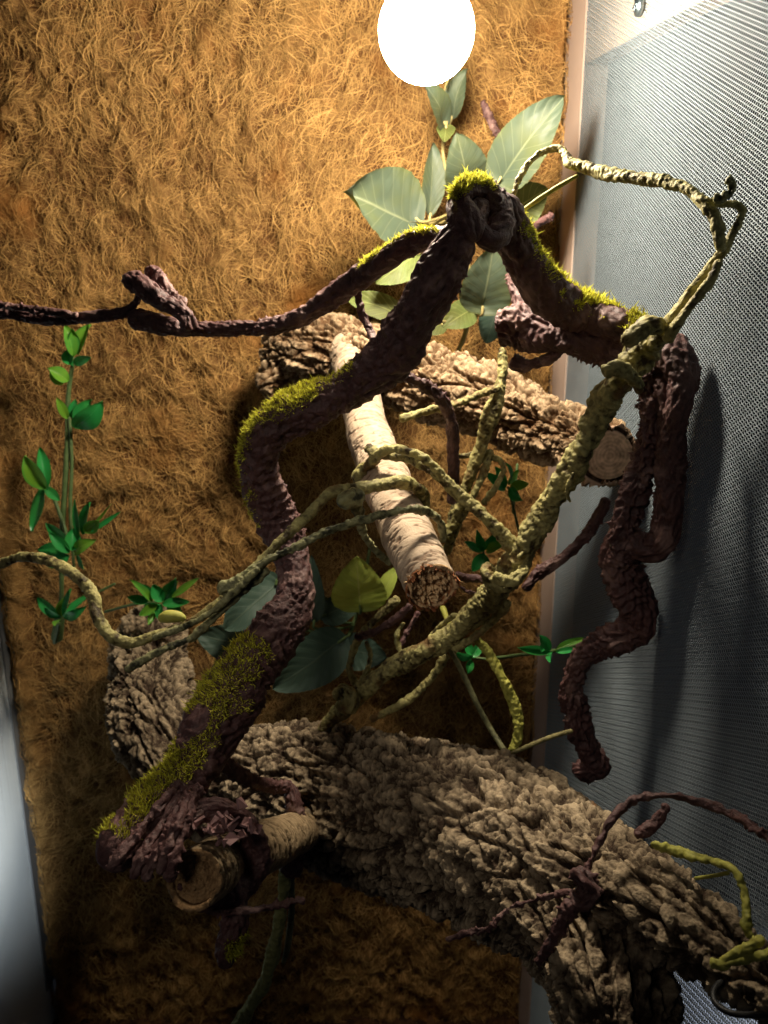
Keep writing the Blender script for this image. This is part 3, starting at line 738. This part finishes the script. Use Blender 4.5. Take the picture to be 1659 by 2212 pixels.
# ------------------------------------------------------------------ olive vines
gv = thing('olive_vine', 'thick pale olive bendy vine running diagonally from the right screen down to the cork log', 'vine', P(720, 1550, .58))
mb = MB()
tube(mb, [(1418, 725, 26.4, .405), (1392, 752, 33.4, .41), (1358, 800, 31.7, .415), (1318, 845, 29.9, .425), (1290, 900, 26.4, .435), (1262, 965, 26.4, .445), (1225, 1030, 26.4, .455), (1180, 1100, 25.5, .47), (1140, 1170, 28.2, .48), (1105, 1230, 29.9, .49), (1078, 1265, 29.9, .50), (1030, 1320, 24.6, .515), (975, 1372, 22.0, .53), (915, 1408, 22.9, .54), (850, 1442, 19.4, .555), (790, 1485, 19.4, .565), (748, 1525, 21.1, .575), (715, 1555, 12.3, .58), (690, 1580, 8.8, .58)], st_green, step=.0006, seed=1.5, amp=1.0)
mb.build('stem', M_GREEN, gv)
for pts, sd_c, am_c in [
        ([(1108, 1262, 10.6, .475), (1075, 1262, 14.1, .475), (1050, 1240, 14.1, .48), (1065, 1222, 12.3, .485)], 2.5, 1.4),
        ([(1065, 1240, 8.8, .47), (1095, 1255, 10.6, .468), (1125, 1240, 10.6, .47), (1140, 1215, 8.8, .475)], 3.5, 1.4),
        ([(1345, 745, 12.3, .39), (1370, 725, 17.6, .385), (1405, 700, 21.1, .385), (1425, 715, 17.6, .39)], 4.5, 1.2),
        ([(1300, 805, 12.3, .40), (1335, 795, 15.8, .395), (1372, 820, 14.1, .40), (1382, 850, 10.6, .405)], 5.6, 1.2),
        ([(735, 1535, 15.8, .56), (755, 1515, 19.4, .555), (742, 1492, 14.1, .56), (722, 1510, 12.3, .56)], 5.5, 1.2),
        ]:
    mb = MB(); tube(mb, pts, st_green, step=.0006, seed=sd_c, amp=am_c); mb.build('collar', M_GREEN, gv)
# rising twisted pair
mb = MB()
tube(mb, [(1405, 755, 15.8, .40), (1432, 722, 17.6, .395), (1460, 680, 15.0, .385), (1492, 632, 11.4, .38), (1530, 585, 11.4, .372), (1562, 540, 10.6, .366), (1590, 490, 8.8, .36), (1604, 458, 7.9, .356), (1590, 443, 7.0, .356), (1562, 440, 7.0, .358), (1530, 434, 7.9, .36), (1502, 430, 7.0, .365)], st_green, step=.0005, seed=6.5, amp=.8)
tube(mb, [(1440, 738, 10.6, .39), (1462, 700, 11.4, .38), (1496, 655, 9.7, .372), (1535, 605, 9.7, .366), (1555, 560, 7.9, .362)], st_green, step=.0005, seed=7.5, amp=.8)
mb.build('rising_pair', M_GREEN, gv)
mb = MB()
tube(mb, [(1560, 545, 9.7, .362), (1553, 510, 12.3, .36), (1545, 470, 13.2, .36), (1525, 445, 12.3, .362), (1508, 428, 11.4, .368), (1478, 405, 11.4, .375), (1430, 392, 12.3, .385), (1370, 384, 13.2, .40), (1310, 376, 13.2, .415), (1260, 360, 12.3, .43), (1232, 352, 11.4, .435), (1222, 335, 7.9, .44), (1208, 322, 7.0, .445), (1175, 328, 7.0, .45), (1145, 348, 7.0, .45), (1122, 385, 6.2, .45), (1110, 420, 5.3, .45), (1102, 452, 5.3, .45)], st_green, step=.0005, seed=8.5, amp=.9)
mb.build('top_arch', M_GREEN, gv)
twig(gv, [(1250, 378, 3.5, .43), (1215, 398, 5.3, .435), (1170, 426, 5.3, .44), (1130, 455, 4.4, .445), (1105, 482, 2.6, .45)], st_smooth, M_YEL, name='straight_sliver', seed=9.5)
twig(gv, [(1540, 432, 7.9, .355), (1565, 425, 8.8, .352), (1580, 412, 7.0, .35), (1580, 395, 7.0, .35), (1568, 386, 4.4, .35)], st_green, M_GRDK, name='curled_tip', seed=10.5, amp=1.6)
# arm that reaches round the pale branch
mb = MB()
tube(mb, [(1115, 1190, 15.8, .485), (1080, 1150, 15.0, .485), (1035, 1105, 13.2, .485), (985, 1062, 13.2, .485), (935, 1015, 14.1, .485), (890, 990, 12.3, .49), (845, 985, 10.6, .495), (815, 978, 10.6, .50), (790, 965, 11.4, .505)], st_green, step=.0005, seed=11.5, amp=.9)
tube(mb, [(960, 1030, 7.9, .478), (915, 990, 9.7, .478), (870, 972, 9.7, .485), (835, 972, 8.8, .49), (800, 1000, 12.3, .51), (772, 1030, 12.3, .525), (775, 1045, 7.0, .54)], st_green, step=.0005, seed=12.5)
mb.build('side_arm', M_GREEN, gv)
# small shoots under the stem
SH = [([(1100, 1300, 9, .50), (1060, 1345, 8, .515), (1020, 1380, 8, .52), (978, 1405, 7, .53)], M_GREEN, st_green),
      ([(1025, 1378, 9, .53), (1055, 1410, 9, .53), (1085, 1465, 10, .53), (1110, 1520, 11, .53), (1120, 1570, 11, .53), (1112, 1610, 9, .53), (1085, 1645, 8, .53)], M_YEL, st_green),
      ([(970, 1400, 5, .55), (1000, 1455, 6, .56), (1030, 1520, 6, .56), (1060, 1575, 6, .56), (1092, 1625, 6, .55)], M_GRDK, st_smooth),
      ([(965, 1412, 9, .56), (935, 1460, 8, .565), (895, 1500, 8, .57), (855, 1528, 8, .57), (800, 1555, 6, .58)], M_GREEN, st_green),
      ([(862, 1290, 9, .60), (825, 1325, 9, .60), (788, 1362, 8, .60), (765, 1400, 7, .60), (755, 1445, 7, .595), (770, 1480, 8, .59)], M_GREEN, st_green),
      ([(955, 1310, 7, .56), (965, 1335, 6, .55), (975, 1358, 6, .54)], M_YEL, st_smooth),
      ([(1100, 1630, 4, .52), (1140, 1612, 5, .52), (1190, 1592, 5, .52), (1238, 1578, 5, .52)], M_GREEN, st_smooth)]
for k, (pts, m_, s_) in enumerate(SH): twig(gv, pts, s_, m_, name='shoot', seed=40 + k)

for k, pts in enumerate([[(1000, 1352, 6, .52), (985, 1330, 6, .53), (960, 1345, 5, .54), (930, 1372, 5, .545)],
                         [(880, 1425, 6, .55), (862, 1400, 6, .56), (858, 1370, 5, .56), (872, 1345, 4, .57)],
                         [(1118, 1205, 5, .47), (1145, 1180, 5, .475), (1158, 1150, 4, .48), (1150, 1125, 3, .485)],
                         [(748, 1520, 8, .575), (770, 1492, 7, .58), (792, 1450, 6, .585), (800, 1415, 5, .59), (790, 1385, 4, .59)],
                         [(1240, 1020, 4, .44), (1225, 1060, 4, .445), (1232, 1085, 3, .45)]]):
    twig(gv, pts, st_green, M_GREEN, name='shoot', seed=120 + k)
# second olive vine climbing in front of the upper cork log
t = thing('climbing_olive_vine', 'thin pale olive vine standing upright against the upper cork log', 'vine', P(968, 1165, .57))
mb = MB()
tube(mb, [(1084, 750, 8, .55), (1086, 800, 9, .55), (1076, 850, 14, .55), (1058, 905, 17, .55), (1040, 960, 14, .555), (1020, 1020, 12, .56), (1000, 1070, 13, .565), (982, 1120, 13, .57), (965, 1175, 11, .575)], st_green, step=.0006, seed=50)
mb.build('stem', M_GREEN, t)
for k, pts in enumerate([[(1082, 835, 8, .545), (1030, 855, 8, .54), (985, 872, 8, .535), (930, 886, 8, .53), (875, 902, 8, .525), (862, 904, 11, .525)],
                         [(1060, 970, 8, .56), (1045, 1020, 8, .56), (1020, 1075, 8, .56), (990, 1130, 9, .57), (960, 1200, 9, .58)],
                         [(1045, 985, 6, .56), (1075, 992, 6, .565), (1088, 1015, 6, .57), (1068, 1055, 6, .57), (1042, 1090, 6, .57)],
                         [(1040, 975, 5, .56), (1015, 982, 6, .56), (990, 985, 6, .56), (970, 975, 4, .56)]]):
    twig(t, pts, st_green, M_GREEN, name='shoot', seed=51 + k)

# thin front vine
fv = thing('thin_front_vine', 'long thin olive vine curving in from the left edge and looping round the pale branch', 'vine', P(270, 1388, .42))
mb = MB()
tube(mb, [(-60, 1235, 11, .46), (0, 1218, 11, .455), (50, 1203, 11, .45), (110, 1213, 11, .44), (165, 1245, 12, .43), (200, 1285, 12, .425), (210, 1330, 13, .42), (238, 1372, 13, .42), (285, 1388, 11, .42), (345, 1368, 9, .42), (420, 1340, 9, .42), (490, 1290, 13, .42), (545, 1235, 11, .425), (600, 1175, 11, .43), (660, 1118, 11, .44), (715, 1065, 12, .445), (765, 1058, 13, .45), (820, 1048, 14, .455), (870, 1042, 14, .462), (905, 1058, 13, .48), (917, 1085, 12, .50), (912, 1100, 9, .52)], st_green, step=.0005, seed=60, amp=.75)
mb.build('stem', M_GREEN, fv)
mb = MB()
tube(mb, [(270, 1450, 9, .415), (300, 1432, 8, .415), (355, 1402, 8, .415), (410, 1380, 8, .415), (440, 1355, 8, .415), (480, 1318, 7, .412), (530, 1275, 8, .41), (580, 1228, 9, .41)], st_green, step=.0005, seed=61, amp=.9)
mb.build('lower_fork', M_GRDK, fv)
mb = MB()
tube(mb, [(470, 1275, 15, .41), (510, 1262, 13, .408), (570, 1215, 10, .408), (640, 1182, 8, .41), (700, 1150, 9, .412), (760, 1130, 9, .415), (820, 1113, 9, .418), (875, 1102, 8, .422), (915, 1103, 9, .43), (945, 1120, 8, .44), (956, 1150, 7, .445), (955, 1172, 5, .45)], st_green, step=.0005, seed=62, amp=1.0)
tube(mb, [(330, 1380, 6, .412), (400, 1352, 7, .41), (460, 1320, 7, .408), (510, 1275, 8, .405), (560, 1225, 8, .405)], st_green, step=.0005, seed=63, amp=.8)
mb.build('dark_strand', M_GRDK, fv)
mb = MB()
tube(mb, [(728, 1090, 12, .435), (745, 1082, 18, .435), (765, 1075, 20, .44), (780, 1062, 14, .445)], st_green, step=.0005, seed=64, amp=.8)
tube(mb, [(768, 1080, 13, .445), (775, 1110, 11, .45), (785, 1150, 8, .46), (808, 1185, 7, .47), (845, 1218, 6, .48)], st_green, step=.0005, seed=65)
mb.build('clasp', M_GRDK, fv)
mb = MB(); tube(mb, [(345, 1338, 8, .405), (362, 1332, 14, .402), (385, 1332, 12, .402), (402, 1338, 5, .402)], st_smooth, step=.0006, seed=66)
mb.build('bud', M_YEL, fv)

# pinkish stub behind broken end
t = thing('pink_brown_twig', 'small pinkish brown twig hanging below the broken end of the pale branch', 'twig', P(800, 1370, .57))
twig(t, [(890, 1305, 9, .56), (858, 1335, 9, .565), (815, 1362, 9, .57), (778, 1374, 10, .57), (768, 1368, 7, .57)], st_brown, M_BROWN, name='stem', seed=70)
twig(t, [(905, 1320, 5, .60), (880, 1365, 6, .60), (865, 1392, 8, .60), (858, 1400, 6, .60)], st_brown, M_BROWN, name='side_shoot', seed=71)
t = thing('brown_hook_twig', 'small dark brown hooked twig between the pale branch end and the olive vine', 'twig', P(1030, 1260, .53))
twig(t, [(980, 1240, 8, .53), (1005, 1248, 8, .53), (1040, 1252, 8, .525), (1060, 1262, 7, .52)], st_brown, M_BROWN, name='stem', seed=72)
twig(t, [(985, 1262, 5, .54), (1010, 1278, 5, .54), (1040, 1280, 5, .53)], st_brown, M_BROWN, name='side_shoot', seed=73)

# lower right yellow vine
t = thing('yellow_green_vine', 'thin yellow green vine lying over the right leg of the forked log', 'vine', P(1600, 2070, .32))
twig(t, [(1405, 1822, 7, .37), (1450, 1835, 10, .365), (1500, 1850, 10, .355), (1545, 1862, 9, .345), (1585, 1880, 8, .335), (1605, 1915, 8, .33), (1612, 1960, 9, .325), (1613, 2000, 10, .32), (1625, 2030, 7, .318)], st_green, M_YEL, name='stem', seed=80)
twig(t, [(1575, 1885, 5, .34), (1540, 1892, 4, .35), (1500, 1898, 4, .36)], st_smooth, M_YEL, name='shoot', seed=81)
twig(t, [(1532, 2080, 12, .315), (1560, 2082, 12, .313), (1590, 2060, 10, .312), (1620, 2045, 10, .31), (1652, 2025, 9, .31)], st_green, M_YEL, name='shoot', seed=82)
twig(t, [(1560, 2085, 8, .312), (1610, 2072, 9, .31), (1660, 2060, 9, .305), (1700, 2055, 8, .30)], st_green, M_YEL, name='shoot', seed=83)
t = thing('black_wire', 'black wire loop hanging below the right leg of the forked log', 'wire', P(1550, 2180, .31))
twig(t, [(1560, 2118, 8, .33), (1543, 2140, 7, .325), (1545, 2165, 7, .32), (1570, 2185, 7, .315), (1610, 2192, 7, .31), (1680, 2190, 7, .30)], st_smooth, mk('black_rubber', (.008, .008, .008), (.02, .02, .02), rough=.5), name='loop', seed=84)

# hanging string lower left
t = thing('hanging_vine', 'pale olive vine hanging down in the dark below the hollow stub', 'vine', P(520, 2240, .62))
twig(t, [(618, 1870, 12, .55), (612, 1930, 11, .56), (602, 2000, 12, .57), (590, 2060, 14, .58), (572, 2120, 13, .59), (540, 2175, 14, .60), (500, 2240, 14, .61)], st_green, mk('dull_olive', (.16, .16, .05), (.30, .30, .11), rough=.6), name='stem', seed=90)
twig(t, [(628, 1880, 8, .57), (630, 1960, 7, .58), (622, 2040, 7, .59), (612, 2080, 5, .60)], st_smooth, M_GRDK, name='side_strand', seed=91)

# ------------------------------------------------------------------ leaves
def leaf_mesh(base, tip, width, shape='heart', facing=(0, -1, .15), fold=.18, arc=.12, serr=.035, nl=44, nw=21, seed=0, droop=0.0):
    base = np.array(base); tip = np.array(tip)
    ax = tip - base; L = np.linalg.norm(ax); ax = ax / L
    f = np.array(facing, float); f = nrm(f - ax * f.dot(ax)); sd = np.cross(ax, f)
    t = np.linspace(0, 1, nl); u = np.linspace(-1, 1, nw)
    if shape == 'heart': wp = np.sin(pi * np.clip(t, 0, 1) ** .70) ** .62 * (1 - .12 * t)
    elif shape == 'oval': wp = np.sin(pi * t ** .85) ** .75
    else: wp = np.sin(pi * t ** .8) ** .95
    wp = wp / wp.max(); wp[0] = .015; wp[-1] = .01
    se = serr * (1 - np.abs(((t * 17) % 1) - .1)) if serr else 0
    wv = (wp * (1 + (se if serr else 0)))[:, None]
    U = np.repeat(u[None], nl, 0); Tt = np.repeat(t[:, None], nw, 1)
    nz = fbm(np.stack([U * 1.2 + seed, Tt * 2, U * 0 + seed * 2.7], -1), 3, 4) * .06
    height = -fold * (1 - np.abs(U) ** 1.3) * width * .5 + nz * width + arc * L * np.sin(pi * Tt) * 1.0 - droop * L * Tt ** 2
    # slight ripple between side veins
    height = height + .012 * width * np.cos(2 * pi * (Tt * 7 - np.abs(U) * 2.3)) * np.abs(U) * (1 if serr else .3)
    back = -.10 * L * np.abs(U) ** 2 * (1 - Tt) ** 2 * (1 if shape == 'heart' else 0)
    V = base + ax * (Tt * L + back)[..., None] + sd * (U * wv * width * .5)[..., None] + f * height[..., None]
    i = np.arange(nl - 1)[:, None] * nw; j = np.arange(nw - 1)[None]
    q = np.stack([i + j, i + j + 1, i + nw + j + 1, i + nw + j], -1).reshape(-1, 4)
    mb = MB(); tone = np.clip(.15 + .5 * (np.abs(U) > .93) + nz * 3, 0, 1)
    mb.add(V, q, tone=tone, uv=np.stack([U, Tt + 1e-3], -1))
    return mb
def add_leaf(parent, b, tp, wF, mat, d0, d1, shape='heart', label=None, **kw):
    mb = leaf_mesh(P(b[0], b[1], d0), P(tp[0], tp[1], d1), wF * (d0 + d1) / 2 / FOC, shape, **kw)
    o = mb.build('leaf', mat, parent)
    if label: o['label'] = label
    return o

rv = thing('serrated_leaf_vine', 'artificial climber with large dusty blue green toothed leaves on the mat below the bulb', 'artificial plant', wallp(970, 760, .01))
mb = MB()
tube(mb, [(985, 60, 4, .73), (975, 150, 4, .72), (962, 270, 4, .715), (958, 340, 4, .72), (985, 440, 5, .725), (1005, 540, 5, .74), (1020, 640, 5, .75), (1005, 720, 5, .765), (975, 790, 4, .775)], st_smooth, step=.0012)
tube(mb, [(1000, 520, 4, .73), (1040, 440, 4, .72), (1078, 375, 5, .70), (1090, 355, 4, .69)], st_smooth, step=.0012)
tube(mb, [(985, 480, 4, .73), (940, 480, 4, .72), (900, 480, 5, .70), (890, 470, 4, .69)], st_smooth, step=.0012)
mb.build('stem', M_TSTEM, rv)
LV = [((962, 268), (918, 178), 62, M_LEAF, .70, .66, 'heart', dict(facing=(.35, -1, .2), arc=.1, seed=1)),
      ((964, 272), (960, 306), 40, M_LEAFO, .70, .69, 'heart', dict(facing=(0, -1, .5), seed=2)),
      ((974, 258), (1006, 148), 52, M_LEAF, .71, .68, 'oval', dict(facing=(-.6, -1, .1), fold=.3, seed=3)),
      ((966, 178), (996, 100), 62, M_LEAF, .69, .65, 'heart', dict(facing=(-.2, -1, .4), seed=4)),
      ((930, 468), (938, 308), 56, M_LEAF, .70, .68, 'oval', dict(facing=(.45, -1, .1), fold=.35, arc=.06, seed=5)),
      ((1010, 405), (988, 288), 98, M_LEAF, .70, .66, 'heart', dict(facing=(0, -1, .2), seed=6)),
      ((1078, 388), (1216, 206), 118, M_LEAF, .66, .61, 'heart', dict(facing=(-.1, -1, .25), arc=.08, fold=.25, seed=7)),
      ((903, 474), (764, 404), 170, M_LEAF, .68, .64, 'heart', dict(facing=(.1, -1, .25), fold=.45, arc=.05, seed=8)),
      ((1098, 462), (1182, 406), 96, M_LEAFO, .70, .68, 'heart', dict(facing=(0, -1, 0), seed=9)),
      ((908, 545), (812, 612), 72, M_LEAFO, .68, .67, 'oval', dict(facing=(.1, -1, .1), seed=10)),
      ((1042, 668), (1068, 530), 116, M_LEAF, .70, .66, 'heart', dict(facing=(.05, -1, .25), fold=.25, seed=11)),
      ((1018, 668), (958, 706), 62, M_LEAFO, .74, .73, 'heart', dict(facing=(0, -1, .2), seed=12)),
      ((885, 688), (742, 640), 56, M_LEAFO, .70, .70, 'oval', dict(facing=(.1, -1, .3), seed=13)),
      ((1072, 668), (1050, 742), 62, M_LEAFD, .74, .75, 'heart', dict(facing=(0, -1, 0), seed=14)),
      ((960, 700), (905, 712), 44, M_LEAFO, .75, .75, 'heart', dict(facing=(0, -1, .3), seed=15))]
def petioles(parent, leaves, path, mat):
    C, R_, _ = resample(path, .003)
    for k, L_ in enumerate(leaves):
        b = P(L_[0][0], L_[0][1], L_[4]); n_ = C[np.argmin(np.linalg.norm(C - b, axis=1))]
        d_ = b - P(L_[1][0], L_[1][1], L_[5]); d_ = nrm(d_) * .006
        pts = [b - d_ * .6, b + d_, (b + d_ + n_) / 2 + np.array([0, 0, -.002]), n_]
        rows = []
        for p in pts:
            z = p @ FD; rows.append((p @ RT / z * FOC + FW / 2, FH / 2 - p @ UP / z * FOC, 3.0, z))
        if np.linalg.norm(b - n_) > .002:
            mb = MB(); tube(mb, rows, st_smooth, step=.001); mb.build('leaf_stalk', mat, parent)
petioles(rv, LV, [(985, 60, 4, .73), (975, 150, 4, .72), (962, 270, 4, .715), (958, 340, 4, .72), (985, 440, 5, .725), (1005, 540, 5, .74), (1020, 640, 5, .75), (1005, 720, 5, .765)], M_TSTEM)
for b, tp, wF, m_, d0, d1, sh, kw in LV: add_leaf(rv, b, tp, wF, m_, d0, d1, sh, **kw)

lv = thing('low_leaf_vine', 'artificial climber with broad shaded leaves low on the mat behind the mossy vine', 'artificial plant', wallp(690, 1500, .01))
mb = MB()
tube(mb, [(800, 1180, 4, .82), (775, 1310, 4, .80), (740, 1400, 5, .80), (690, 1450, 5, .82), (560, 1430, 5, .83), (480, 1450, 4, .84)], st_smooth, step=.0012)
tube(mb, [(740, 1400, 4, .80), (660, 1360, 4, .79), (560, 1350, 4, .79)], st_smooth, step=.0012)
mb.build('stem', M_STEM, lv)
LW = [((778, 1312), (770, 1205), 118, M_LEAFY, .72, .69, 'heart', dict(facing=(0, -1, .4), seed=21), 'bright lime green leaf pointing up'),
      ((822, 1300), (862, 1222), 40, M_LEAFY, .73, .72, 'oval', dict(facing=(-.8, -1, .2), seed=22), None),
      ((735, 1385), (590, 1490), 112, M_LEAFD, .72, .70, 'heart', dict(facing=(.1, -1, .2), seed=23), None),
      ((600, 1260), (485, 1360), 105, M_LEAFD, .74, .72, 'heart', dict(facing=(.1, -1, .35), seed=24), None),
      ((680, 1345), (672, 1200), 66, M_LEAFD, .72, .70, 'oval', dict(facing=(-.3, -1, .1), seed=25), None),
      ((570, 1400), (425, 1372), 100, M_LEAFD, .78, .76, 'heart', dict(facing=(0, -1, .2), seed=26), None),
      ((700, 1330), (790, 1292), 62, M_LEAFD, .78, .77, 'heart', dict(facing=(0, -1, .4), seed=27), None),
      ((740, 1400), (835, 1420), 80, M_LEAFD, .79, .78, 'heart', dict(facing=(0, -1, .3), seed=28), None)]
petioles(lv, LW, [(800, 1180, 4, .82), (775, 1310, 4, .80), (740, 1400, 5, .80), (690, 1450, 5, .82), (560, 1430, 5, .83), (480, 1450, 4, .84)], M_STEM)
for b, tp, wF, m_, d0, d1, sh, kw, lb in LW: add_leaf(lv, b, tp, wF, m_, d0, d1, sh, label=lb, **kw)

# small glossy plastic sprigs
def sprig(name, label, stems, leaves, dref, group='glossy green plastic sprigs on the mat'):
    root = stems[0][-1]
    t = thing(name, label, 'artificial plant', P(root[0], root[1], root[3]), group)
    for st_ in stems:
        twig(t, st_, st_smooth, M_STEM, name='stem', step=.001)
    r4 = np.random.default_rng(len(leaves) + int(root[0]))
    for k, (b, tp, wF, yel) in enumerate(leaves):
        m_ = M_BOXT if yel else M_BOX
        dd = dref + r4.uniform(-.012, .008)
        fc = (r4.uniform(-.9, .9), -1, r4.uniform(-.2, 1.1)); wF = wF * r4.uniform(.75, 1.1)
        add_leaf(t, b, tp, wF, m_, dd, dd - r4.uniform(-.01, .02), 'oval', facing=fc, fold=r4.uniform(.2, .7), arc=r4.uniform(-.05, .2), serr=0, nl=16, nw=9, seed=k * 1.3 + root[0])
    return t
sprig('leafy_sprig', 'tall green plastic sprig standing upright on the left of the mat', [[(160, 770, 4, .76), (148, 850, 5, .77), (146, 950, 6, .775), (140, 1060, 6, .78), (133, 1180, 6, .79), (133, 1290, 5, .80), (128, 1340, 11, .815), (122, 1385, 12, .83)],
    [(150, 900, 4, .77), (155, 1000, 4, .775), (152, 1100, 4, .78), (160, 1230, 3, .79)], [(150, 1170, 4, .78), (110, 1060, 4, .78), (92, 1050, 3, .78)]],
    [((160, 770), (140, 700), 36, 1), ((164, 765), (192, 700), 34, 1), ((158, 765), (158, 712), 30, 1), ((158, 785), (196, 772), 26, 0), ((152, 788), (148, 752), 30, 0),
     ((150, 822), (104, 795), 40, 1), ((135, 832), (108, 800), 30, 1),
     ((146, 905), (122, 858), 22, 1), ((152, 905), (164, 862), 20, 0), ((160, 925), (222, 868), 58, 0), ((162, 915), (196, 862), 36, 0),
     ((98, 1058), (52, 985), 44, 1), ((100, 1055), (86, 965), 26, 0), ((102, 1060), (108, 990), 18, 0), ((92, 1052), (66, 1148), 40, 0), ((96, 1052), (130, 1082), 24, 0),
     ((170, 1165), (160, 1080), 28, 0), ((178, 1155), (192, 1085), 30, 0), ((182, 1150), (214, 1125), 34, 1), ((195, 1150), (262, 1104), 12, 0), ((190, 1145), (240, 1088), 10, 1),
     ((150, 1180), (98, 1130), 42, 0), ((150, 1185), (80, 1188), 34, 0), ((150, 1195), (105, 1150), 30, 0), ((150, 1200), (100, 1222), 30, 0), ((160, 1195), (208, 1166), 30, 1), ((155, 1190), (160, 1140), 32, 0), ((165, 1200), (180, 1230), 24, 0)], .765)
sprig('leafy_sprig', 'small green plastic sprig at the foot of the tall sprig on the left', [[(128, 1345, 4, .80), (118, 1390, 5, .82)], [(140, 1310, 3, .80), (190, 1290, 3, .80), (250, 1260, 3, .80)]],
    [((130, 1335), (80, 1290), 30, 0), ((132, 1335), (96, 1312), 26, 0), ((135, 1330), (150, 1272), 28, 0), ((140, 1330), (192, 1284), 26, 0), ((132, 1332), (140, 1290), 22, 1), ((138, 1335), (186, 1310), 22, 0), ((128, 1338), (118, 1352), 24, 1)], .785)
sprig('leafy_sprig', 'bright green plastic sprig lying sideways above the bud of the thin front vine', [[(340, 1300, 4, .76), (290, 1305, 3, .77), (225, 1322, 3, .79)]],
    [((330, 1300), (282, 1252), 20, 1), ((330, 1295), (306, 1262), 24, 0), ((340, 1290), (384, 1256), 22, 1), ((350, 1300), (380, 1250), 30, 0), ((370, 1290), (430, 1248), 20, 1), ((350, 1305), (410, 1300), 30, 0), ((340, 1305), (300, 1330), 24, 1), ((335, 1310), (320, 1350), 18, 1), ((345, 1305), (350, 1342), 24, 0), ((320, 1300), (275, 1290), 22, 0), ((350, 1302), (330, 1262), 28, 0), ((345, 1308), (310, 1312), 22, 0), ((360, 1305), (395, 1330), 26, 0)], .75)
sprig('leafy_sprig', 'small green plastic sprig just under the right part of the upper cork log', [[(1098, 1050, 3, .70), (1112, 1110, 3, .72), (1124, 1160, 3, .73)], [(1118, 1000, 3, .72), (1112, 1060, 3, .72), (1108, 1110, 3, .73)]],
    [((1095, 1052), (1048, 1020), 30, 0), ((1095, 1050), (1070, 1008), 26, 0), ((1100, 1048), (1095, 1000), 24, 0), ((1102, 1050), (1142, 1045), 28, 1), ((1098, 1055), (1125, 1082), 26, 0), ((1092, 1055), (1062, 1050), 26, 0), ((1100, 1045), (1122, 1015), 22, 1)], .69)
sprig('leafy_sprig', 'small green plastic sprig beside the olive vine right of the broken branch end', [[(1045, 1185, 3, .72), (1042, 1240, 3, .73)]],
    [((1045, 1190), (1004, 1170), 26, 0), ((1045, 1190), (1030, 1145), 26, 0), ((1048, 1188), (1075, 1150), 26, 0), ((1045, 1195), (1020, 1235), 30, 0), ((1050, 1192), (1092, 1175), 26, 1), ((1045, 1195), (1052, 1230), 22, 0)], .70)
sprig('leafy_sprig', 'green plastic sprig crossing the pale post toward the right screen', [[(1262, 1388, 3, .56), (1200, 1405, 4, .58), (1120, 1415, 4, .61), (1050, 1425, 4, .64)]],
    [((1190, 1408), (1120, 1400), 22, 0), ((1190, 1405), (1166, 1372), 26, 0), ((1192, 1408), (1188, 1432), 18, 0), ((1200, 1405), (1262, 1378), 22, 1), ((1200, 1408), (1250, 1400), 20, 0), ((1170, 1408), (1178, 1380), 18, 0)], .575)
sprig('leafy_sprig', 'dim green plastic sprig under the olive vine in front of the dark mat', [[(1020, 1420, 3, .66), (1060, 1425, 3, .66)]],
    [((1020, 1420), (1045, 1385), 28, 0), ((1020, 1422), (985, 1410), 24, 0), ((1018, 1425), (1012, 1456), 22, 0), ((1022, 1418), (1005, 1385), 24, 0)], .65)
print('scene built')
